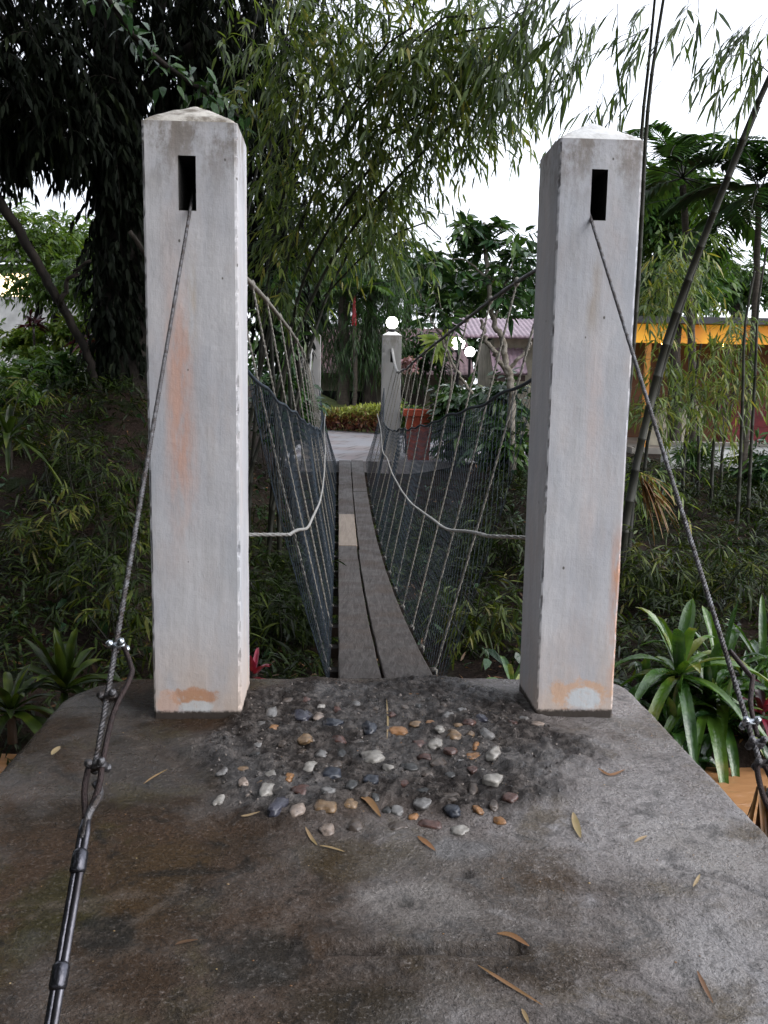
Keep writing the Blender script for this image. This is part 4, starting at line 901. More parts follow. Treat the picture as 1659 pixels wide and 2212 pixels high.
# ------------------------------------------------------------------ planter by the far right pillar
pc = atZ(903, 984, 0.05); pw = 0.31; zt = atY(903, 884, pc[1])[2]
pt = thing('planter', (pc[0], pc[1], -0.03), 'tall tapered terracotta planter beside a far pillar', 'planter')
def sq(w, z): return [(pc[0] - w, pc[1] - w, z), (pc[0] + w, pc[1] - w, z), (pc[0] + w, pc[1] + w, z), (pc[0] - w, pc[1] + w, z)]
def rings(rs):
    V = sum([sq(w, z) for w, z in rs], []); return V, [[i * 4 + j, i * 4 + (j + 1) % 4, i * 4 + 4 + (j + 1) % 4, i * 4 + 4 + j] for i in range(len(rs) - 1) for j in range(4)]
mb = MB(); V, Fq = rings([(0.22, -0.06), (0.285, zt - 0.14), (0.255, zt - 0.12)]); mb.add(V, Fq); mb.build('body', MT['terracotta'], pt, False)
mb = MB(); V, Fq = rings([(0.29, zt - 0.15), (0.335, zt - 0.14), (0.345, zt - 0.005), (0.335, zt), (0.29, zt), (0.28, zt - 0.1), (0.0, zt - 0.1)]); mb.add(V, Fq); mb.build('rim', MT['terracotta'], pt, False)

# ------------------------------------------------------------------ vegetation
def limb(mb, pts, r, k=8, n=6, wob=0.03):
    P = catmull(pts, n); P = P + rng.normal(size=P.shape) * wob * np.array([1, 1, 0.3]); mb.tube(P, np.linspace(r[0], r[1], len(P)), k)
UP = np.array([0, 0, 1.0])
def rdir(n, up=0.0, sp=1.0):
    d = rng.normal(size=(n, 3)) * np.array([sp, sp, sp * 0.6]) + UP * up; return unit(d)

SHADE = [(-7.5, 0.0, 3.6, 2.6, 3.4, 3.4, 700), (-5.0, -4.5, 5.0, 3.2, 3.4, 3.6, 800), (-1.5, -6.5, 4.6, 3.4, 2.8, 3.8, 800), (2.2, -8.0, 3.6, 3.0, 2.4, 3.4, 500), (-3.0, -1.5, 8.0, 3.0, 3.4, 1.6, 600), (-4.8, 3.2, 7.4, 2.8, 2.8, 1.4, 550), (-8.2, 3.6, 3.2, 2.2, 3.0, 3.2, 650), (0.0, -3.5, 8.5, 2.6, 2.6, 1.4, 350), (-5.0, 6.6, 8.8, 3.2, 3.0, 1.3, 650), (-1.6, 4.4, 8.4, 2.5, 3.0, 1.1, 450)]  # leaf masses of the unseen tree, placed to block sky light
# -- the big dark tree on the left, hung with leaves and vines
def px3(x, y, Y): return atY(x, y, Y)
dt = thing('shade_tree', (-4.2, 14.2, 1.3), 'huge dark shade tree draped with vines on the left bank', 'tree')
mb = MB()
base = px3(275, 900, 14.22); base[2] = float(H(base[0], base[1])) - 0.3
limb(mb, [base, px3(270, 700, 14.22), px3(262, 450, 14.22), px3(250, 200, 14.35), px3(230, -60, 14.35), px3(220, -400, 14.35)], (0.40, 0.30), 12, 8, 0.05)
limb(mb, [px3(345, 760, 14.73), px3(352, 500, 14.61), px3(350, 250, 14.35), px3(345, 0, 14.22), px3(330, -300, 14.22)], (0.12, 0.09), 8)
limb(mb, [px3(400, 740, 15.11), px3(398, 400, 14.86), px3(402, 0, 14.61), px3(410, -300, 14.61)], (0.10, 0.07), 8)
limb(mb, [px3(255, 330, 14.22), px3(150, 180, 13.97), px3(20, 60, 13.46), px3(-150, -40, 13.08)], (0.18, 0.08))
limb(mb, [px3(255, 250, 14.22), px3(400, 120, 13.97), px3(560, 20, 13.72)], (0.15, 0.06))
mb.build('trunk', MT['dark_bark'], dt)
bl = [(60, 90, 200, 130, 13.462, 1.92, 347), (160, 220, 150, 120, 13.462, 1.68, 199), (40, 250, 110, 80, 13.208, 1.44, 140), (330, 60, 190, 110, 13.97, 1.92, 273), (520, 40, 130, 90, 14.478, 1.68, 174),
      (440, 190, 110, 140, 14.986, 1.2, 199), (-160, 150, 160, 200, 13.462, 1.8, 207), (560, 210, 80, 140, 15.24, 1.08, 140), (420, -120, 520, 100, 13.97, 2.4, 347), (-60, -120, 300, 100, 13.462, 2.4, 207)]
P = in_blobs(bl, 0.5); n = len(P)
V1, T1, W1 = spray(P, rdir(n, -0.4), rng.uniform(0.35, 0.7, n), 12, 0.19, 0.052, 0.8, 1.1, 0.25, 0.004, (0.0, 0.7))
bv = [(262, 420, 65, 330, 14.097, 0.66, 644), (255, 690, 55, 70, 13.97, 0.54, 138), (590, 470, 75, 260, 15.748, 0.72, 413), (450, 470, 110, 300, 15.748, 0.6, 482), (380, 700, 100, 80, 15.24, 0.6, 138), (620, 640, 60, 130, 17.018, 0.72, 184)]
P = in_blobs(bv, 0.5); n = len(P)
V2, T2, W2 = spray(P, rdir(n, -0.8), rng.uniform(0.25, 0.55, n), 10, 0.17, 0.062, 0.6, 1.3, 0.25, 0.004, (0.0, 0.5))
fr_ = np.array([px3(x, 272 + 35 * math.sin(x * 0.05) + rng.uniform(-45, 20), rng.uniform(12.6, 13.8)) for x in rng.uniform(-40, 200, 170)])
V3, T3, W3 = spray(fr_, rdir(170, -2.0, 0.5), rng.uniform(0.2, 0.4, 170), 8, 0.2, 0.06, 0.4, 1.4, 0.2, 0.004, (0.1, 0.7))
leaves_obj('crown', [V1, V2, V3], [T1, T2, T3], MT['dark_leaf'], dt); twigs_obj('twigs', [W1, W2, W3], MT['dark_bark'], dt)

# pale leaved climbing vine along a branch, upper left
cv = thing('climbing_vine', px3(330, 130, 9.6), 'vine with pale glossy leaves on a slanting branch above the left near pillar', 'vine')
pts = catmull([px3(150, -90, 9.2), px3(235, 0, 9.3), px3(300, 90, 9.5), px3(390, 165, 9.6), px3(470, 215, 9.8), px3(530, 270, 10)], 10)
mb = MB(); mb.tube(pts, 0.03, 7); mb.build('stem', MT['dark_bark'], cv)
ix = rng.integers(0, len(pts), 170); P = pts[ix] + rng.normal(size=(170, 3)) * 0.08
V = leaf_arrays(P, unit(rng.normal(size=(170, 3)) * 0.8 + np.array([0.5, -0.3, -0.6])), rng.uniform(0.10, 0.2, 170), rng.uniform(0.05, 0.09, 170), rng.normal(size=(170, 3)) * 0.5 + np.array([0, -0.4, 1]), 0.2)
leaves_obj('foliage', [V], [rng.uniform(0.1, 0.6, 170)], MT['glossy_leaf'], cv)
# a second one lower down
cv = thing('climbing_vine', px3(655, 670, 13), 'dark green climber with broad leaves on the far left pillar', 'vine')
bl = [(622, 690, 34, 80, 14.2, 0.4, 210), (632, 820, 32, 80, 15.0, 0.4, 150), (615, 600, 40, 60, 13.8, 0.5, 100)]
P = in_blobs(bl); n = len(P); V = leaf_arrays(P, rdir(n, -0.5), rng.uniform(0.14, 0.3, n), rng.uniform(0.06, 0.12, n), None, 0.3)
leaves_obj('foliage', [V], [rng.uniform(0, 0.7, n)], MT['glossy_leaf'], cv)
mb = MB(); limb(mb, [px3(640, 930, 15), px3(645, 800, 14.6), px3(640, 690, 14.2), px3(625, 580, 13.8)], (0.04, 0.02)); mb.build('stem', MT['dark_bark'], cv)

# -- bamboo: clumps of culms with hanging sprays of narrow leaves
def bamboo(name, label, base, culms, blobs, mat='bamboo_leaf', L=0.19, Wd=0.034, k=9, ell=(0.3, 0.8), tint=(0.1, 0.8), hang=1.1, cr=(0.035, 0.012), group=None, up=-0.3, fan=0.8, shell=0.6, tw=0.0028, jit=0.38, wind=None):
    root = thing(name, base, label, 'bamboo', group)
    for pts in culms:
        mb = MB(); r = cr if len(pts) < 2 or not isinstance(pts[-1], float) else (pts[-1], pts[-1] * 0.5)
        pts = [p for p in pts if not isinstance(p, float)]
        Q = catmull(pts, 10); s = np.concatenate([[0], np.cumsum(np.linalg.norm(np.diff(Q, axis=0), axis=1))]); R = np.linspace(r[0], r[1], len(Q))
        node = 0.36; Pn = []; Rn = []
        for q in np.arange(0, s[-1], node):
            for dd, kk in ((-0.012, 1.0), (0, 1.18), (0.012, 1.0)):
                if 0 <= q + dd <= s[-1]: Pn.append([np.interp(q + dd, s, Q[:, i]) for i in range(3)]); Rn.append(np.interp(q, s, R) * kk)
        mb.tube(Pn, Rn, 8); mb.build('culm', MT['culm'], root)
    P = in_blobs(blobs, shell); n = len(P)
    dd = rdir(n, up)
    if wind is not None: dd = unit(dd * 0.6 + np.asarray(wind))
    V, T, Wt = spray(P, dd, rng.uniform(ell[0], ell[1], n), k, L, Wd, fan, hang, 0.2, tw, tint, 0.35, jit)
    leaves_obj('foliage', [V], [T], MT[mat], root); tg = twigs_obj('twigs', [Wt], MT['culm'], root); tg['kind'] = 'stuff'
    return root
bb = np.array([-1.9, 12.2, float(H(-1.9, 12.2))])
cul = []
for (x, y, Y_) in ((560, 0, 11.5), (640, -60, 11), (760, 30, 10.4), (900, 60, 10.2), (1040, 200, 10), (820, 330, 10), (700, -150, 11), (940, 330, 11.5), (600, 200, 12)):
    e = px3(x, y, Y_); b0_ = bb + rng.normal(size=3) * np.array([0.25, 0.25, 0]); mid = b0_ * 0.45 + e * 0.55 + np.array([-0.3, 0.3, 0.9])
    cul.append([b0_, b0_ * 0.8 + mid * 0.2 + UP * 0.5, mid, e])
for (x0, y0, Y0, x1, y1, Y1) in ((700, 420, 11, 1075, 170, 9.6), (640, 560, 11.4, 860, 330, 10.2), (690, 330, 10.6, 880, 60, 9.6), (600, 330, 11, 780, 180, 10), (760, 260, 10.2, 1000, 20, 9.4), (700, 640, 12, 930, 480, 11), (820, 180, 10, 1110, 60, 9.2)):
    a_, b_ = px3(x0, y0, Y0), px3(x1, y1, Y1); cul.append([a_, (a_ + b_) / 2 + np.array([0, 0, 0.18]), b_, b_ + np.array([0.15, -0.05, -0.3]), 0.014])
bamboo('bamboo_clump', 'large bamboo clump hanging over the bridge beside the left near pillar', bb, cul,
       [(620, 110, 150, 150, 10.6, 1.1, 107), (760, 70, 140, 120, 10.2, 1.1, 107), (900, 110, 120, 120, 10, 1.0, 98), (990, 120, 90, 110, 10, 0.9, 102), (1045, 205, 45, 80, 10, 0.5, 51), (1060, 80, 60, 70, 9.8, 0.6, 41), (690, 300, 150, 130, 10.8, 1.0, 124),
        (830, 260, 110, 130, 10.4, 1.0, 98), (800, 420, 100, 110, 11, 1.0, 85), (630, 450, 90, 130, 11.4, 0.9, 85), (850, 470, 60, 90, 12, 0.8, 42), (740, 480, 110, 70, 12.2, 0.9, 65), (950, 250, 70, 110, 10.6, 0.8, 42), (800, -90, 340, 100, 10.4, 1.4, 98), (600, 620, 60, 80, 11.5, 0.6, 26), (1010, 30, 80, 60, 9.8, 0.7, 20)], tint=(0.05, 0.9), hang=0.75)
# right clump: leaning culms and sparse sprays against the sky
rb = np.array([2.75, 10.0, float(H(2.75, 10.0))])
P9 = lambda *a: px3(*a)
bamboo('bamboo_clump', 'tall leaning bamboo on the right of the right near pillar', rb,
       [[rb, px3(1358, 1090, 10), px3(1422, 800, 10), px3(1480, 620, 9.8), px3(1565, 400, 9.4), px3(1665, 160, 9.0), px3(1790, -80, 8.6), 0.05],
        [rb + np.array([0.1, 0.1, 0]), px3(1378, 1000, 10.2), px3(1455, 720, 10.1), px3(1530, 500, 9.8), px3(1640, 230, 9.4), 0.034],
        [rb + np.array([-0.1, 0.3, 0]), px3(1362, 700, 10.4), px3(1385, 300, 10), px3(1402, 130, 9.8), px3(1420, -60, 9.4), 0.026],
        [rb + np.array([-0.02, 0.4, 0]), px3(1372, 700, 10.5), px3(1396, 280, 10.2), px3(1420, 80, 10), px3(1440, -40, 9.8), 0.03],
        [px3(1440, -60, 9.6), px3(1330, -40, 9.2), px3(1230, 20, 8.8), px3(1130, 130, 8.6), 0.008], [px3(1420, -60, 9.4), px3(1300, -50, 9), px3(1180, -10, 8.6), px3(1060, 60, 8.4), 0.008],
        [px3(1402, 60, 9.8), px3(1300, 110, 9.3), px3(1200, 150, 9), 0.006], [px3(1665, 160, 9), px3(1600, 110, 8.8), px3(1540, 140, 8.6), 0.006]],
       [(1130, 60, 110, 70, 8.7, 0.5, 24), (1200, 140, 70, 60, 8.9, 0.5, 18), (1120, 180, 60, 60, 8.6, 0.4, 11), (1290, 40, 90, 50, 9, 0.5, 10), (1340, 180, 50, 40, 9.3, 0.4, 5), (1285, 230, 25, 22, 9.0, 0.3, 4), (1180, -20, 140, 40, 8.8, 0.5, 15), (1570, 150, 50, 50, 8.7, 0.4, 6), (1620, 60, 50, 60, 8.8, 0.4, 11), (1500, 20, 60, 40, 9, 0.4, 6), (1400, 60, 40, 60, 9.7, 0.3, 9), (1640, 130, 30, 60, 8.8, 0.4, 6)],
       L=0.24, Wd=0.033, k=6, ell=(0.2, 0.5), tint=(0.0, 0.4), hang=0.8, up=-0.2, tw=0.004, jit=0.25, wind=(-0.55, 0, -0.45), fan=0.6)
# slim bamboo in front of the pavilion
gb_ = np.array([4.4, 13.5, float(H(4.4, 13.5))])
cu = []
for (xa, xb, yb) in ((1478, 1490, 880), (1510, 1508, 900), (1540, 1552, 860), (1622, 1640, 640), (1600, 1610, 700), (1395, 1440, 760), (1560, 1590, 820)):
    Yc = rng.uniform(12.5, 14.5); g0 = px3(xa, 1030, Yc); g0[2] = float(H(g0[0], g0[1])); cu.append([g0, px3(xa, 980, Yc), px3((xa + xb) / 2, (980 + yb) / 2, Yc), px3(xb, yb, Yc), px3(xb + 25, yb - 140, Yc), 0.03])
bamboo('bamboo_clump', 'slim young bamboo with yellow green leaves in front of the orange pavilion', gb_, cu,
       [(1440, 780, 60, 100, 13, 0.8, 37), (1530, 800, 90, 80, 13.4, 0.9, 58), (1610, 820, 70, 80, 13.4, 0.8, 48), (1410, 880, 40, 60, 12.6, 0.6, 31), (1500, 860, 70, 60, 13, 0.7, 37), (1590, 720, 60, 60, 13.6, 0.7, 41), (1420, 620, 50, 90, 12.6, 0.6, 54), (1480, 560, 70, 70, 13, 0.7, 48), (1385, 1020, 30, 50, 11.5, 0.4, 17)], L=0.19, Wd=0.032, tint=(0.35, 1.0), k=8, hang=0.7)

# young bamboo shoots standing on the banks
for (x, y, Y_, hgt, nb_, tn, lab) in ((60, 1010, 11.0, 1.1, 4, (0.2, 0.9), 'young bamboo shoots at the left edge below the dark top of the bank'), (180, 1090, 10.2, 1.0, 5, (0.1, 0.8), 'young bamboo half way up the left bank, left of the stay cable'), (285, 1180, 9.4, 1.2, 5, (0.1, 0.8), 'bamboo shoots just left of the left near pillar, half way up'), (120, 1260, 8.8, 0.9, 5, (0.2, 1.0), 'yellowish bamboo shoots on the lower left bank'),
        (220, 1350, 8.2, 1.0, 6, (0.0, 0.8), 'dense dark bamboo shoots low on the left bank beside the stay cable'), (310, 1420, 7.6, 0.9, 5, (0.3, 1.0), 'leafy shoots behind the corner of the landing and the left near pillar'), (590, 1330, 8.4, 0.8, 5, (0.0, 0.7), 'shoots on the bank seen under the net on the left of the planks'), (640, 1230, 9.2, 0.8, 4, (0.0, 0.5), 'dark shoots close to the planks below the left net'),
        (1060, 1400, 8.6, 0.7, 6, (0.3, 1.0), 'yellow green shoots left of the foot of the right near pillar'), (1000, 1250, 9.6, 0.8, 5, (0.0, 0.5), 'dark shoots on the bank right of the planks'), (1080, 1130, 11.5, 1.0, 5, (0.0, 0.6), 'shoots under the right net close to the right near pillar'), (1400, 1230, 9.6, 0.8, 5, (0.2, 0.9), 'shoots right of the middle of the right near pillar'), (1500, 1200, 10.2, 0.7, 5, (0.1, 0.8), 'low shoots on the right bank crossed by the right stay cable'), (1600, 1290, 9.2, 0.8, 5, (0.2, 0.9), 'shoots near the right edge above the strap leaved plants')):
    q = px3(x, y, Y_); b_ = np.array([q[0], Y_, float(H(q[0], Y_)) - 0.05]); cu = []
    for _ in range(nb_):
        f_ = b_ + rng.normal(size=3) * np.array([0.22, 0.22, 0]); e_ = f_ + np.array([rng.normal() * 0.25, rng.normal() * 0.2 - 0.1, hgt * rng.uniform(0.7, 1.1)]); cu.append([f_, (f_ + e_) / 2 + rng.normal(size=3) * 0.05, e_, 0.009])
    yb = b_ + UP * hgt * 0.55; v_ = yb - CAM; vx = CX + F * (v_ @ _r) / (v_ @ _f); vy = CY - F * (v_ @ _u) / (v_ @ _f); k_ = F / Y_
    bamboo('bamboo_shoots', lab, b_, cu, [(vx, vy, 0.5 * k_, hgt * 0.5 * k_, Y_, 0.4, 60)], L=0.19, Wd=0.027, k=8, ell=(0.2, 0.5), tint=tn, hang=0.8, group='young bamboo on the banks', up=0.4, fan=0.9, mat='under_leaf')

# -- palms
def palm(name, label, foot, top, crown, nf, L, mat='mid_leaf', tint=(0.0, 0.4), r=(0.10, 0.07), shaft=None, el=(-0.2, 1.1), lw=0.03, ll=0.5, seed=0, group=None, az=None):
    root = thing(name, foot, label, 'palm', group)
    mb = MB(); limb(mb, [foot, foot * 0.5 + top * 0.5 + np.array([0.05, 0, 0]), top], r, 10, 10, 0.006); mb.build('trunk', MT['palm_trunk'], root)
    if shaft:
        mb = MB(); mb.tube(catmull([top - UP * 0.02, top + UP * shaft * 0.4, top + UP * shaft], 4), np.linspace(r[1] * 1.15, r[1] * 0.5, 9), 10); mb.build('crown_shaft', MT['red_shaft'], root)
    Vs = []; Ts = []; mr = MB()
    for i in range(nf):
        a = (i + rng.uniform(-0.3, 0.3)) / nf * 2 * math.pi if az is None else rng.uniform(*az); e = rng.uniform(*el); ln = L * rng.uniform(0.75, 1.1)
        d = np.array([math.cos(a) * math.cos(e), math.sin(a) * math.cos(e), math.sin(e)]); u = np.linspace(0, 1, 24)
        c = crown + d * (ln * u)[:, None] - UP * (ln * 0.55 * u ** 2.2)[:, None]; mr.tube(c, np.linspace(0.016, 0.004, 24), 5)
        T = unit(np.gradient(c, axis=0)); S = unit(np.cross(T, UP + d * 0.01))
        uu = np.repeat(np.linspace(0.12, 1, 34), 2); cc = np.stack([np.interp(uu, u, c[:, j]) for j in range(3)], 1); tt = np.stack([np.interp(uu, u, T[:, j]) for j in range(3)], 1); ss = np.stack([np.interp(uu, u, S[:, j]) for j in range(3)], 1)
        sg = np.tile([1, -1], 34)[:, None]; ld = unit(ss * sg * 1.0 + tt * 0.75 + UP * 0.15 + rng.normal(size=(68, 3)) * 0.08)
        Vs.append(leaf_arrays(cc, ld, ll * np.sin(np.pi * (0.15 + 0.8 * uu)) ** 0.6 * L / 1.6, lw, np.cross(ld, ss * sg) * 0.2 + UP, 0.3)); Ts.append(np.clip(rng.uniform(*tint) + rng.normal(size=68) * 0.08, 0, 1))
    leaves_obj('fronds', Vs, Ts, MT[mat], root); mr.build('frond_stalks', MT['culm'], root)
    return root
f0 = px3(1605, 1000, 15.5); f0[2] = float(H(f0[0], f0[1])); tp = px3(1640, 430, 15.5)
palm('palm_tree', 'feathery palm with a thin dark trunk at the right edge', f0, tp, px3(1642, 420, 15.5), 15, 1.9, 'mid_leaf', (0.0, 0.35), (0.07, 0.05), None, (-0.3, 1.1), 0.065)
f0 = px3(1500, 1000, 17); f0[2] = float(H(f0[0], f0[1])); tp = px3(1475, 400, 17)
palm('palm_tree', 'dark palm crown right behind the right near pillar', f0, tp, px3(1475, 385, 17), 15, 2.3, 'mid_leaf', (0.1, 0.7), (0.08, 0.06), None, (-0.4, 1.2), 0.075)
f0 = np.array([px3(765, 860, 32)[0], 32.0, 0.0]); tp = px3(765, 702, 32)
palm('palm_tree', 'slender palm with a bright red crown shaft behind the hedge', f0, tp, px3(766, 640, 32), 9, 1.9, 'mid_leaf', (0.3, 0.9), (0.08, 0.085), (px3(766, 638, 32)[2] - tp[2]), (0.2, 1.2), 0.07, 0.5)
f0 = np.array([px3(741, 870, 33)[0], 33.0, 0.0]); tp = px3(741, 640, 33)
palm('palm_tree', 'palm with a thick brown trunk left of the red one', f0, tp, px3(741, 625, 33), 12, 2.3, 'mid_leaf', (0.0, 0.5), (0.24, 0.19), None, (-0.3, 1.0), 0.05, 0.55)

# -- broadleaf trees
def tree(name, label, trunks, blobs, mat, bark, L, Wd, k=9, ell=(0.4, 0.9), tint=(0, 0.8), hang=0.5, up=0.2, fan=1.0, group=None, shell=0.55, flat=0.5, tw=0.005, cat='tree'):
    b = np.asarray(trunks[0][0][0]); root = thing(name, b, label, cat, group)
    mb = MB()
    for pts, r in trunks: limb(mb, pts, r, 8, 8, 0.015)
    mb.build('trunk', MT[bark], root)
    P = in_blobs(blobs, shell); n = len(P)
    V, T, Wt = spray(P, rdir(n, up), rng.uniform(*ell, n), k, L, Wd, fan, hang, 0.2, tw, tint, flat)
    leaves_obj('crown', [V], [T], MT[mat], root); tg = twigs_obj('twigs', [Wt], MT[bark], root); tg['kind'] = 'stuff'
    return root
g0 = lambda x, Y: np.array([px3(x, 900, Y)[0], Y, float(H(px3(x, 900, Y)[0], Y)) - 0.1])
# plumeria with pale limbs
Yp = 15.5
tree('plumeria_tree', 'pale barked tree with big leaves left of the right near pillar', [
    ([g0(1112, Yp), px3(1105, 860, Yp), px3(1098, 800, Yp), px3(1085, 730, Yp), px3(1065, 690, Yp), px3(1050, 560, Yp), px3(1046, 480, Yp)], (0.075, 0.03)),
    ([px3(1098, 800, Yp), px3(1125, 770, Yp), px3(1150, 740, Yp)], (0.04, 0.02)), ([px3(1100, 815, Yp), px3(1075, 770, Yp), px3(1050, 735, Yp), px3(1040, 690, Yp)], (0.05, 0.03)),
    ([px3(1065, 690, Yp), px3(1090, 620, Yp), px3(1110, 560, Yp)], (0.03, 0.012)), ([px3(1050, 600, Yp), px3(1000, 560, Yp), px3(940, 570, Yp)], (0.022, 0.008)),
    ([px3(1020, 850, Yp), px3(985, 800, Yp), px3(950, 720, Yp), px3(930, 690, Yp), px3(890, 600, Yp)], (0.03, 0.012)), ([px3(962, 750, Yp), px3(962, 700, Yp), px3(945, 640, Yp)], (0.02, 0.008))],
    [(1050, 520, 70, 45, Yp, 0.5, 26), (960, 560, 60, 40, Yp, 0.5, 17), (1000, 500, 50, 30, Yp, 0.4, 11), (1110, 560, 40, 70, Yp, 0.5, 24), (920, 600, 30, 25, Yp, 0.3, 8), (1090, 640, 50, 40, Yp, 0.4, 16), (1000, 640, 90, 40, Yp + 0.5, 0.5, 24), (930, 690, 50, 40, Yp, 0.4, 12)],
    'glossy_leaf', 'pale_bark', 0.3, 0.10, 8, (0.2, 0.4), (0.1, 0.7), 0.5, 0.4, 1.3)
# the lit leaf rosette near the lamps
rs = thing('young_plant', px3(950, 760, 17.5), 'yellow green leaf rosette lit by the globe lamps', 'plant')
c0 = px3(948, 735, 17.5); n = 24; V = leaf_arrays(np.repeat(c0[None], n, 0) + rng.normal(size=(n, 3)) * 0.03, unit(rng.normal(size=(n, 3)) * np.array([1, 0.6, 0.9]) + np.array([0, 0, -0.3])), rng.uniform(0.32, 0.5, n), rng.uniform(0.10, 0.15, n), rng.normal(size=(n, 3)) * 0.4 + np.array([0.3, -1, 0.4]), 0.15)
leaves_obj('foliage', [V], [rng.uniform(0.6, 1, n)], MT['bright_leaf'], rs)
mb = MB(); gq = c0.copy(); gq[2] = 0; mb.tube(catmull([gq, px3(975, 830, 17.5), px3(963, 760, 17.5), c0], 6), 0.018, 7); mb.build('stem', MT['pale_bark'], rs)
# far and middle trees
tree('weeping_tree', 'fine leaved weeping tree behind the far right pillar', [([g0(800, 33), px3(800, 760, 33), px3(802, 600, 33), px3(800, 480, 33)], (0.3, 0.1))],
     [(795, 560, 75, 140, 33, 1.6, 260), (800, 700, 70, 80, 33, 1.4, 160), (700, 660, 70, 120, 34, 1.4, 260), (850, 600, 30, 110, 33, 1.2, 90), (760, 740, 60, 50, 33, 1.2, 120), (840, 740, 50, 60, 33, 1.2, 120)], 'mid_leaf', 'bark', 0.34, 0.03, 12, (0.6, 1.2), (0.0, 0.5), 1.4, -0.6, 0.5)
for (x, y, rx, ry, Y_, nn, lab, tn) in ((990, 620, 110, 70, 44, 520, 'rounded dense tree far behind the tiled roofs', (0.1, 0.7)), (1180, 640, 130, 90, 46, 420, 'broad dark tree behind the right near pillar', (0.0, 0.5)), (880, 600, 70, 90, 48, 260, 'distant dark tree left of the sky gap above the lamps', (0, 0.4)),
                                  (1420, 630, 120, 90, 27, 620, 'leafy tree behind the roof of the orange pavilion', (0.2, 0.9)), (1460, 480, 90, 140, 22, 560, 'slender leafy tree beside the right near pillar', (0.2, 0.9)), (1590, 600, 90, 60, 32, 240, 'thin crowned tree above the pavilion roof at the right edge', (0.1, 0.7)),
                                  (1090, 730, 70, 60, 40, 200, 'low dark tree between the tiled house and the two storey house', (0.0, 0.5)), (690, 560, 110, 110, 40, 320, 'tall dark tree behind the palms at the far end', (0, 0.4)), (905, 760, 50, 60, 33.5, 120, 'dark shrubby tree behind the far right pillar and planter', (0, 0.35))):
    tree('broadleaf_tree', lab, [([g0(x, Y_), px3(x, y + ry * 0.6, Y_), px3(x + 5, y - ry * 0.5, Y_)], (0.25 * Y_ / 40 + 0.05, 0.08)), ([px3(x, y + ry * 0.5, Y_), px3(x + rx * 0.5, y - ry * 0.1, Y_)], (0.1, 0.04)), ([px3(x, y + ry * 0.4, Y_), px3(x - rx * 0.5, y - ry * 0.2, Y_)], (0.1, 0.04))],
         [(x, y, rx, ry, Y_, rx * Y_ / F * 0.8, nn // 2)] + [(x + random.uniform(-0.7, 0.7) * rx, y + random.uniform(-0.7, 0.6) * ry, rx * 0.45, ry * 0.45, Y_, rx * Y_ / F * 0.5, nn // 8) for _ in range(5)], 'mid_leaf', 'bark', 0.012 * Y_ * 0.5 + 0.1, 0.004 * Y_ * 0.5 + 0.05, 10, (0.5, 1.2), tn, 0.6, 0.1, 1.1, 'broadleaf trees in the background')
for (x, y, rx, ry, Y_, nn, lab, tn) in ((60, 515, 90, 65, 18, 260, 'light green tree at the left edge below the dark hanging leaves', (0.3, 1.0)), (165, 535, 75, 80, 19, 280, 'mid green tree between the left edge and the dark trunk', (0.2, 0.9)), (100, 610, 130, 50, 17.5, 250, 'low branching tree in front of the white house', (0.1, 0.7)), (200, 610, 60, 70, 16.5, 170, 'drooping leafy tree beside the dark trunk', (0.1, 0.7))):
    tree('broadleaf_tree', lab, [([g0(x + 30, Y_), px3(x + 20, y + ry, Y_), px3(x, y - ry * 0.3, Y_)], (0.10, 0.03)), ([px3(x + 15, y + ry * 0.6, Y_), px3(x + rx * 0.5, y, Y_)], (0.04, 0.02))],
         [(x, y, rx, ry, Y_, 0.8, nn)], 'bright_leaf', 'dark_bark', 0.17, 0.055, 8, (0.25, 0.55), (tn[0] * 0.6, tn[1] * 0.75), 0.6, 0.2, 1.0, 'broadleaf trees on the left bank')
lt = thing('leaning_trunk', px3(190, 790, 13.5), 'bare dark trunk leaning from the upper left down to the left bank', 'tree')
mb = MB(); limb(mb, [px3(215, 860, 13.5), px3(185, 760, 13.5), px3(120, 640, 13.2), px3(60, 530, 13), px3(-10, 425, 12.8), px3(-120, 300, 12.6)], (0.06, 0.075), 9, 8, 0.012); mb.build('trunk', MT['dark_bark'], lt)
mb = MB(); limb(mb, [px3(130, 660, 13.2), px3(150, 600, 13.1), px3(190, 560, 13)], (0.04, 0.02), 7); mb.build('branch', MT['dark_bark'], lt)
lt = thing('leaning_trunk', px3(440, 800, 12.8), 'thin mossy trunk leaning right just left of the left near pillar', 'tree')
mb = MB(); limb(mb, [px3(460, 850, 12.8), px3(430, 760, 12.6), px3(385, 660, 12.4), px3(345, 590, 12.2), px3(280, 500, 12)], (0.05, 0.03), 8, 8, 0.01); mb.build('trunk', MT['bark'], lt)
mb = MB(); limb(mb, [px3(345, 590, 12.2), px3(340, 540, 12.1), px3(355, 480, 12)], (0.025, 0.012), 7); mb.build('branch', MT['bark'], lt)

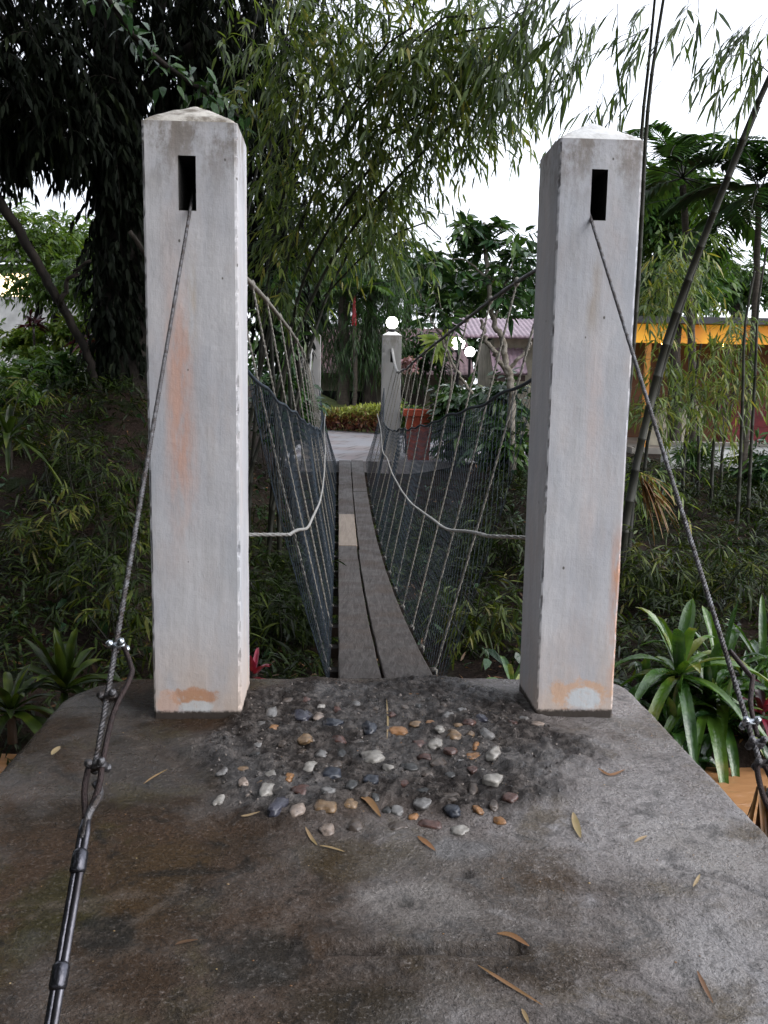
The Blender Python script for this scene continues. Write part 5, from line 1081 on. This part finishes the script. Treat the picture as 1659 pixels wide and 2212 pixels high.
# -- unseen tree, added so its crown shades the landing from behind and the left
sh = thing('shade_tree', (-5.2, -2.5, -0.7), 'unseen spreading tree added left of and behind the photographer to shade the landing', 'tree')
mb = MB(); limb(mb, [np.array([-5.2, -2.5, -0.9]), np.array([-5.1, -2.6, 2.0]), np.array([-4.6, -3.0, 5.0]), np.array([-3.6, -3.6, 8.0])], (0.4, 0.15), 10)
for e in ((-8, 1.5, 6), (-2.0, -7, 6), (-6.5, -7, 6), (-1.5, -3.0, 8), (-9, -4, 6)): limb(mb, [np.array([-5.1, -2.6, 2.6]), (np.array([-5.1, -2.6, 3.8]) + np.array(e)) / 2, np.array(e)], (0.16, 0.05))
mb.build('trunk', MT['bark'], sh)
Vs = []; Ts = []
for (cx, cy, cz, rx, ry, rz, n) in SHADE:
    d = unit(rng.normal(size=(n, 3))) * rng.uniform(0, 1, (n, 1)) ** 0.5; P = np.array([cx, cy, cz]) + d * np.array([rx, ry, rz])
    V, T, _ = spray(P, rdir(n, 0.0), rng.uniform(0.5, 1.0, n), 9, 0.42, 0.17, 1.1, 0.6, 0.2, 0.005, (0, 0.5)); Vs.append(V); Ts.append(T)
leaves_obj('crown', Vs, Ts, MT['mid_leaf'], sh)

# -- shrubs and bedding plants
def shrub(name, label, c, blobs, mat, L, Wd, k=7, ell=(0.15, 0.35), tint=(0, 1), up=0.7, group=None, hang=0.5, fan=1.2, flat=0.5, cat='shrub'):
    root = thing(name, c, label, cat, group); P = in_blobs(blobs, 0.6); n = len(P)
    V, T, Wt = spray(P, rdir(n, up), rng.uniform(*ell, n), k, L, Wd, fan, hang, 0.25, 0.005, tint, flat)
    leaves_obj('foliage', [V], [T], MT[mat], root); 
    mb = MB()
    for i in range(0, n, max(1, n // 9)):
        f = np.array([P[i][0] * 0.5 + c[0] * 0.5, P[i][1] * 0.5 + c[1] * 0.5, c[2] - 0.05]); mb.tube(catmull([f, (f + P[i]) / 2 + rng.normal(size=3) * 0.04, P[i]], 4), np.linspace(0.014, 0.006, 9), 6)
    mb.build('stems', MT['bark'], root); return root
def at_g(x, Y): 
    q = px3(x, 900, Y); return np.array([q[0], Y, float(H(q[0], Y))])
for i, (x, y, rx, ry, Y_, n, mt, lab) in enumerate([(60, 742, 80, 38, 16.6, 150, 'bright_leaf', 'yellow green shrub at the left edge on top of the bank'), (160, 722, 55, 32, 16.8, 110, 'bright_leaf', 'bright green bush left of the small red leaved plants'), (215, 765, 45, 35, 16.2, 90, 'bright_leaf', 'lime green shrub between the leaning trunk and the garden wall'), (325, 712, 50, 26, 16.9, 90, 'bright_leaf', 'yellowish bush directly left of the left near pillar'),
        (120, 800, 110, 35, 14, 100, 'mid_leaf', 'low dark leafy bush along the bank edge at the left'), (250, 832, 80, 22, 15.2, 60, 'glossy_leaf', 'dark broad leaved shrub against the pale garden wall'), (20, 850, 60, 50, 12.5, 60, 'mid_leaf', 'bluish leafy shrub hanging over the bank at the far left')]):
    shrub('garden_shrub', lab, at_g(x, Y_), [(x, y, rx, ry, Y_, 0.5, n)], mt, 0.2, 0.06, 8, (0.15, 0.35), (0.35, 1.0), 0.7, 'shrubs along the top of the left bank')
for (x, y, Y_, lab) in ((72, 700, 14.6, 'dark red leaved plant at the far left under the trees'), (188, 735, 14.5, 'red stemmed plant standing before the white house wall'), (222, 745, 14.2, 'tall deep red plant beside the dark trunk')):
    c = at_g(x, Y_); root = thing('cordyline_plant', c, lab, 'plant', 'red cordylines on the left bank'); n = 26
    tp = px3(x, y, Y_); mb = MB(); mb.tube(catmull([c, (c + tp) / 2 + np.array([0.03, 0, 0]), tp], 5), 0.018, 6); mb.build('stem', MT['red_shaft'] if x > 100 else MT['bark'], root)
    V = leaf_arrays(tp + rng.normal(size=(n, 3)) * 0.04, rdir(n, 0.5), rng.uniform(0.25, 0.45, n), 0.055, None, 0.4); leaves_obj('foliage', [V], [rng.uniform(0, 0.7, n)], MT['red_leaf'], root)
# hedge and the lawn behind it
c = np.array([-1.8, 29.6, 0.0]); root = thing('hedge', c, 'clipped hedge, lime green on top and reddish below, beyond the brick path', 'hedge')
n = 9000; t = rng.uniform(0, 1, n); hx0, hy0, hx1, hy1 = -4.6, 31.8, 0.7, 27.6
P = np.stack([hx0 + (hx1 - hx0) * t + rng.normal(size=n) * 0.25, hy0 + (hy1 - hy0) * t + rng.normal(size=n) * 0.25, rng.uniform(0, 1, n) ** 0.7 * (0.78 + 0.1 * np.sin(t * 9)) + 0.02], 1)
V = leaf_arrays(P, unit(rng.normal(size=(n, 3)) * 0.7 + UP * 0.9), rng.uniform(0.1, 0.2, n), 0.05, None, 0.1); leaves_obj('foliage', [V], [np.clip(P[:, 2] * 1.1 - 0.08 + rng.normal(size=n) * 0.13, 0, 1)], MT['hedge_leaf'], root)
mb = MB()
for i in range(26):
    t = i / 25; x = hx0 + (hx1 - hx0) * t; y = hy0 + (hy1 - hy0) * t; mb.tube([(x, y, -0.05), (x + rng.normal() * 0.1, y, 0.45)], 0.02, 5)
mb.build('stems', MT['bark'], root)
mb = MB(); L0 = [(-7.5, 30.5, 0.1), (-7.5, 36, 1.9), (-4.2, 35.5, 1.9), (-1.8, 33.5, 0.5), (0.2, 31.0, 0.1)]; mb.add(L0 + [(x, y, -0.5) for x, y, z in L0], [[0, 4, 3, 2, 1]] + [[i, (i + 1) % 5, (i + 1) % 5 + 5, i + 5] for i in range(5)])
tag(mb.build('grass_slope', plain('lawn', (0.09, 0.11, 0.03), 0.9, 0, 0.35, 5, 0.8), None, False), kind='structure')
# shrubs around the planter, pink blossom
shrub('flowering_shrub', 'shrub with pink blossom right of the far right pillar', at_g(884, 20.5), [(884, 790, 22, 20, 20.5, 0.25, 70)], 'pink_flower', 0.07, 0.045, 8, (0.08, 0.2), (0, 1))
shrub('garden_shrub', 'dark broad leaved shrub right of the terracotta planter', at_g(985, 18.6), [(985, 880, 50, 60, 18.6, 0.5, 130), (1000, 960, 60, 40, 18.2, 0.4, 90)], 'glossy_leaf', 0.26, 0.10, 7, (0.2, 0.4), (0.0, 0.8), 0.5, 'shrubs around the far landing')
shrub('garden_shrub', 'tall leafy shrub just left of the right near pillar at the far bank', at_g(1090, 16.4), [(1085, 870, 40, 60, 16.4, 0.5, 100), (1090, 960, 50, 70, 15.8, 0.5, 130)], 'glossy_leaf', 0.24, 0.09, 7, (0.2, 0.4), (0.0, 0.8), 0.5, 'shrubs around the far landing')
shrub('garden_shrub', 'low green shrub behind the terracotta planter', at_g(900, 20), [(885, 900, 18, 30, 20, 0.3, 30), (950, 920, 30, 30, 19.6, 0.3, 50)], 'mid_leaf', 0.2, 0.09, 7, (0.15, 0.3), (0.1, 0.9), 0.5, 'shrubs around the far landing')
shrub('garden_shrub', 'dark leafy shrub left of the far landing below the far left pillar', at_g(610, 16.6), [(600, 880, 70, 90, 16.6, 0.6, 170), (650, 890, 26, 50, 17, 0.4, 40)], 'glossy_leaf', 0.22, 0.08, 7, (0.2, 0.4), (0.0, 0.5), 0.5, 'shrubs around the far landing')
shrub('garden_shrub', 'leafy shrub at the right edge beside the low white wall', at_g(1630, 15.4), [(1640, 1020, 40, 60, 15.4, 0.5, 90)], 'glossy_leaf', 0.26, 0.07, 7, (0.2, 0.4), (0.1, 0.8), 0.5, 'shrubs in front of the pavilion')
shrub('garden_shrub', 'spiky small plant in front of the low white wall', at_g(1500, 15.8), [(1500, 985, 40, 22, 15.8, 0.3, 50)], 'mid_leaf', 0.3, 0.035, 8, (0.15, 0.3), (0.1, 0.8), 0.9, 'shrubs in front of the pavilion')

# -- strap leaved plants
def strap(mb, b, d, L, w, droop, t, n=9, twist=0.0):
    d = unit(d); S = unit(np.cross(d, UP)); u = np.linspace(0, 1, n)
    c = b + d * (L * u)[:, None] - UP * (L * droop * u ** 2.2)[:, None]; T = unit(np.gradient(c, axis=0)); ww = w / 2 * np.maximum(0.05, (np.sin(np.pi * (0.12 + 0.85 * u)) ** 0.6)) ; ww[-1] = 0.002
    N = np.cross(np.repeat(S[None], n, 0), T)
    wv = 0.12 * w * np.sin(u * 14 + t * 30)
    V = np.stack([c - S * ww[:, None] + N * (ww * 0.45 + wv * 0.5)[:, None], c - S * ww[:, None] * 0.5 + N * (ww * 0.12)[:, None], c, c + S * ww[:, None] * 0.5 + N * (ww * 0.12)[:, None], c + S * ww[:, None] + N * (ww * 0.45 - wv * 0.5)[:, None]], 1).reshape(-1, 3)
    mb.add(V, [[5 * i + j, 5 * i + j + 1, 5 * i + j + 6, 5 * i + j + 5] for i in range(n - 1) for j in range(4)], np.clip(t + np.repeat(0.12 * rng.normal(size=n) + 0.35 * u ** 6, 5), 0, 1))
def rosette(name, label, c, n, L, w, mat, el=(0.1, 1.3), droop=(0.3, 0.7), tint=(0, 1), group=None, cane=0.0, cat='plant'):
    w0_ = w; L = L * 0.88; root = thing(name, c, label, cat, group); mb = MB(); top = np.asarray(c) + UP * cane
    for i in range(n):
        a = i * 2.4 + rng.uniform(-0.3, 0.3); w = w0_ * rng.uniform(0.55, 0.95); e = el[0] + (el[1] - el[0]) * (i / max(1, n - 1)) + rng.uniform(-0.12, 0.12)
        strap(mb, top + UP * 0.03 * (i / n), np.array([math.cos(a) * math.cos(e), math.sin(a) * math.cos(e), math.sin(e)]), L * rng.uniform(0.75, 1.1), w * rng.uniform(0.8, 1.15), rng.uniform(*droop) * math.cos(e) + 0.05, rng.uniform(*tint))
    mb.build('foliage', MT[mat], root)
    mb = MB(); mb.tube([np.asarray(c) - UP * 0.15, np.asarray(c) + UP * max(0.04, cane * 0.5), top + UP * 0.05], [0.035, 0.03, 0.022], 8); mb.build('stem', MT['bark'], root)
    return root
def on_ground(x, y, Y): 
    q = px3(x, y, Y); return q
for (x, y, Y_, n, L, w, cane, tn, lab) in ((1462, 1520, 6.6, 26, 1.0, 0.135, 0.35, (0.35, 1.0), 'large rosette plant with broad upright green leaves right of the right near pillar'), (1550, 1550, 7.0, 22, 1.0, 0.12, 0.25, (0.1, 0.7), 'arching wet strap leaved plant left of the folded end of the right stay'),
        (1520, 1630, 6.6, 22, 0.75, 0.12, 0.2, (0.15, 0.8), 'drooping broad leaved plant by the right edge of the landing'), (1640, 1530, 7.2, 20, 0.9, 0.09, 0.2, (0.1, 0.8), 'strap leaved plant behind the folded cable end at the right edge'), (1390, 1560, 6.8, 16, 0.6, 0.11, 0.15, (0.0, 0.6), 'dark leaved plant tucked behind the right corner of the landing'),
        (1600, 1630, 6.9, 20, 0.6, 0.1, 0.15, (0.2, 0.9), 'yellowish drooping plant above the brown water at the right'),
        (1450, 1610, 6.4, 22, 0.6, 0.11, 0.05, (0.0, 0.6), 'dark wet plant low under the large rosette, along the edge of the landing'), (1560, 1650, 6.5, 24, 0.62, 0.10, 0.05, (0.1, 0.8), 'low wet plant whose leaves droop towards the brown water'), (1480, 1680, 6.2, 20, 0.5, 0.09, 0.02, (0.0, 0.5), 'small dark plant hugging the right edge of the landing above the water'), (1645, 1650, 6.8, 18, 0.5, 0.09, 0.05, (0.2, 0.9), 'small green plant at the right edge just above the dead palm leaf')):
    c_ = px3(x, y, Y_); gz_ = float(H(c_[0], c_[1])) + 0.01; cane = max(0.04, c_[2] - gz_) + cane * 0.6; c_[2] = gz_
    rosette('dracaena_plant', lab, c_, n, L, w, 'wet_leaf', (-0.35, 1.35), (0.4, 1.0), tn, 'strap leaved plants on the right bank', cane)
rosette('cordyline_plant', 'dark red strap leaved plant at the right edge below the folded cable', np.array([*px3(1640, 1610, 6.6)[:2], float(H(*px3(1640, 1610, 6.6)[:2]))]), 14, 0.5, 0.07, 'red_leaf', (-0.2, 1.2), (0.4, 0.9), (0.1, 1.0), None, 0.1)
rosette('cordyline_plant', 'red leaves poking out behind the foot of the left near pillar', px3(548, 1500, 5.3), 8, 0.36, 0.055, 'red_leaf', (0.0, 1.0), (0.2, 0.5), (0.4, 1.0), None, 0.1)
rosette('dracaena_plant', 'pale green strap leaves behind the slab edge left of the right near pillar', px3(1105, 1520, 5.4), 9, 0.45, 0.07, 'glossy_leaf', (0.0, 1.1), (0.3, 0.6), (0.4, 1.0), None, 0.1)
rosette('bird_nest_fern', 'dark green upright fern left of the left stay at the landing corner', px3(140, 1510, 6.2), 26, 0.7, 0.10, 'under_leaf', (0.1, 1.4), (0.2, 0.6), (0.0, 0.5), None, 0.05, 'fern')
rosette('bird_nest_fern', 'dark fern at the left edge beside the landing', px3(25, 1560, 5.8), 22, 0.55, 0.09, 'under_leaf', (0.0, 1.2), (0.3, 0.7), (0.0, 0.5), None, 0.05, 'fern')
rosette('bird_nest_fern', 'broad leaved dark plant at the left edge half way up the bank', px3(20, 960, 9.5), 20, 0.6, 0.10, 'under_leaf', (-0.2, 1.2), (0.3, 0.8), (0.0, 0.5), None, 0.05, 'fern')
rosette('dracaena_plant', 'leafy plant low on the bank left of the planks', px3(700, 1560, 7.0), 12, 0.55, 0.06, 'mid_leaf', (0.0, 1.2), (0.3, 0.6), (0.0, 0.5), None, 0.05)
# dead palm leaf hanging at the right edge of the landing
root = thing('dead_frond', px3(1650, 1780, 3.6), 'dead brown palm leaf hanging at the right edge above the water', 'leaf'); mb = MB()
for i in range(26): strap(mb, px3(1650 + rng.uniform(-14, 30), 1690 + rng.uniform(0, 40), 3.7), np.array([rng.uniform(-0.25, 0.3), rng.uniform(-0.5, 0.2), -1]), rng.uniform(0.25, 0.42), 0.02, 0.05, rng.uniform(0, 0.5))
mb.build('blade', MT['dry_leaf'], root)
mb = MB(); t_ = px3(1658, 1705, 3.7); mb.tube(catmull([np.array([t_[0] + 0.12, t_[1] + 0.1, float(H(t_[0] + 0.12, 3.8)) - 0.1]), t_ + np.array([0.09, 0.05, -0.3]), t_], 5), np.linspace(0.022, 0.012, 11), 7); mb.build('stalk', MT['bark'], root)

# -- dry curled leaves hanging in the right bank bamboo
root = thing('dry_leaf_cluster', px3(1430, 1075, 10.5), 'bunch of dry grey brown leaves right of the right near pillar', 'leaf'); mb = MB()
for i in range(30): strap(mb, px3(1390 + rng.uniform(-10, 10), 1040 + rng.uniform(-15, 15), 10.4), np.array([rng.uniform(0.2, 1.0), rng.uniform(-0.5, 0.3), rng.uniform(-1.2, 0)]), rng.uniform(0.3, 0.6), 0.03, 0.3, rng.uniform(0.1, 0.9))
mb.build('blade', MT['dry_leaf'], root)

# -- undergrowth on the banks: grass like bamboo shoots, ferns and leaf litter
def scatter(n, x0, x1, y0, y1, keep):
    P = np.stack([rng.uniform(x0, x1, n), rng.uniform(y0, y1, n)], 1); P = P[keep(P[:, 0], P[:, 1])]; return np.stack([P[:, 0], P[:, 1], H(P[:, 0], P[:, 1])], 1)
def patchy(x, y, sc, th, off=0.0):
    v = np.array([mnoise.noise((a * sc + off, b * sc, 0.7)) for a, b in zip(x, y)]); return v + rng.normal(size=len(x)) * 0.18 > th
dk = lambda x, y: ((y > 6.55 + 0.1 * (x - bx(y))) & (y < 17.2)) & ~((np.abs(x - bx(y)) < 0.5) & (H(x, y) > -0.85))
P = scatter(14500, -9, 7, 6.2, 17.4, lambda x, y: dk(x, y) & patchy(x, y, 0.55, -0.03)); n = len(P)
D = unit(rng.normal(size=(n, 3)) * 0.7 + UP * 1.0)
V1, T1, W1 = spray(P, D, rng.uniform(0.25, 0.85, n), 9, 0.17, 0.024, 0.9, 0.8, 0.3, 0.003, (0.0, 0.6), 0.35, 0.4)
P = scatter(1500, -7, 6, 2.0, 5.0, lambda x, y: (x < -1.95) | (x > 1.75)); n2 = len(P)
V2, T2, W2 = spray(P, unit(rng.normal(size=(n2, 3)) * 0.7 + UP), rng.uniform(0.12, 0.35, n2), 8, 0.14, 0.02, 0.9, 0.9, 0.3, 0.003, (0.0, 0.6))
o = leaves_obj('undergrowth', [V1, V2], [T1, T2], MT['under_leaf']); tag(o, 'fine bamboo like undergrowth covering the dark banks', 'undergrowth', None, 'stuff')
P = scatter(3600, -9, 7, 6.6, 17.4, lambda x, y: dk(x, y) & patchy(x, y, 0.7, 0.08, 9.0)); n = len(P)
V1 = leaf_arrays(P + UP * rng.uniform(0.02, 0.22, (n, 1)), unit(rng.normal(size=(n, 3)) + UP * 0.2), rng.uniform(0.08, 0.2, n), rng.uniform(0.04, 0.09, n), None, 0.3)
o = leaves_obj('ground_cover', [V1], [rng.uniform(0, 0.4, n)], MT['glossy_leaf']); tag(o, 'broad leaved ground cover on the banks', 'ground cover', None, 'stuff')
P = scatter(5200, -9, 7, 3.0, 17.4, lambda x, y: (y > 6.9) | (np.abs(x) > 1.9)); n = len(P)
V1 = leaf_arrays(P + UP * 0.03, unit(rng.normal(size=(n, 3)) * np.array([1, 1, 0.3])), rng.uniform(0.06, 0.16, n), rng.uniform(0.012, 0.04, n), None, 0.1)
o = leaves_obj('leaf_litter', [V1], [rng.uniform(0, 0.75, n) ** 2], MT['dry_leaf']); tag(o, 'dead leaves strewn over the banks', 'leaf litter', None, 'stuff')
# a far wood closing the view
nw = 2600; P = np.stack([rng.uniform(-90, 90, nw), rng.uniform(62, 80, nw), rng.uniform(0, 1, nw) ** 0.8 * (5.5 + 2.0 * np.sin(np.arange(nw)))], 1)
V1, T1, W1 = spray(P, rdir(nw, 0.2), rng.uniform(1.0, 2.4, nw), 10, 0.9, 0.4, 1.2, 0.5, 0.2, 0.02, (0.0, 0.5))
o = leaves_obj('far_wood', [V1], [T1], MT['mid_leaf']); tag(o, 'far wood closing the view behind the houses', 'wood', None, 'stuff')
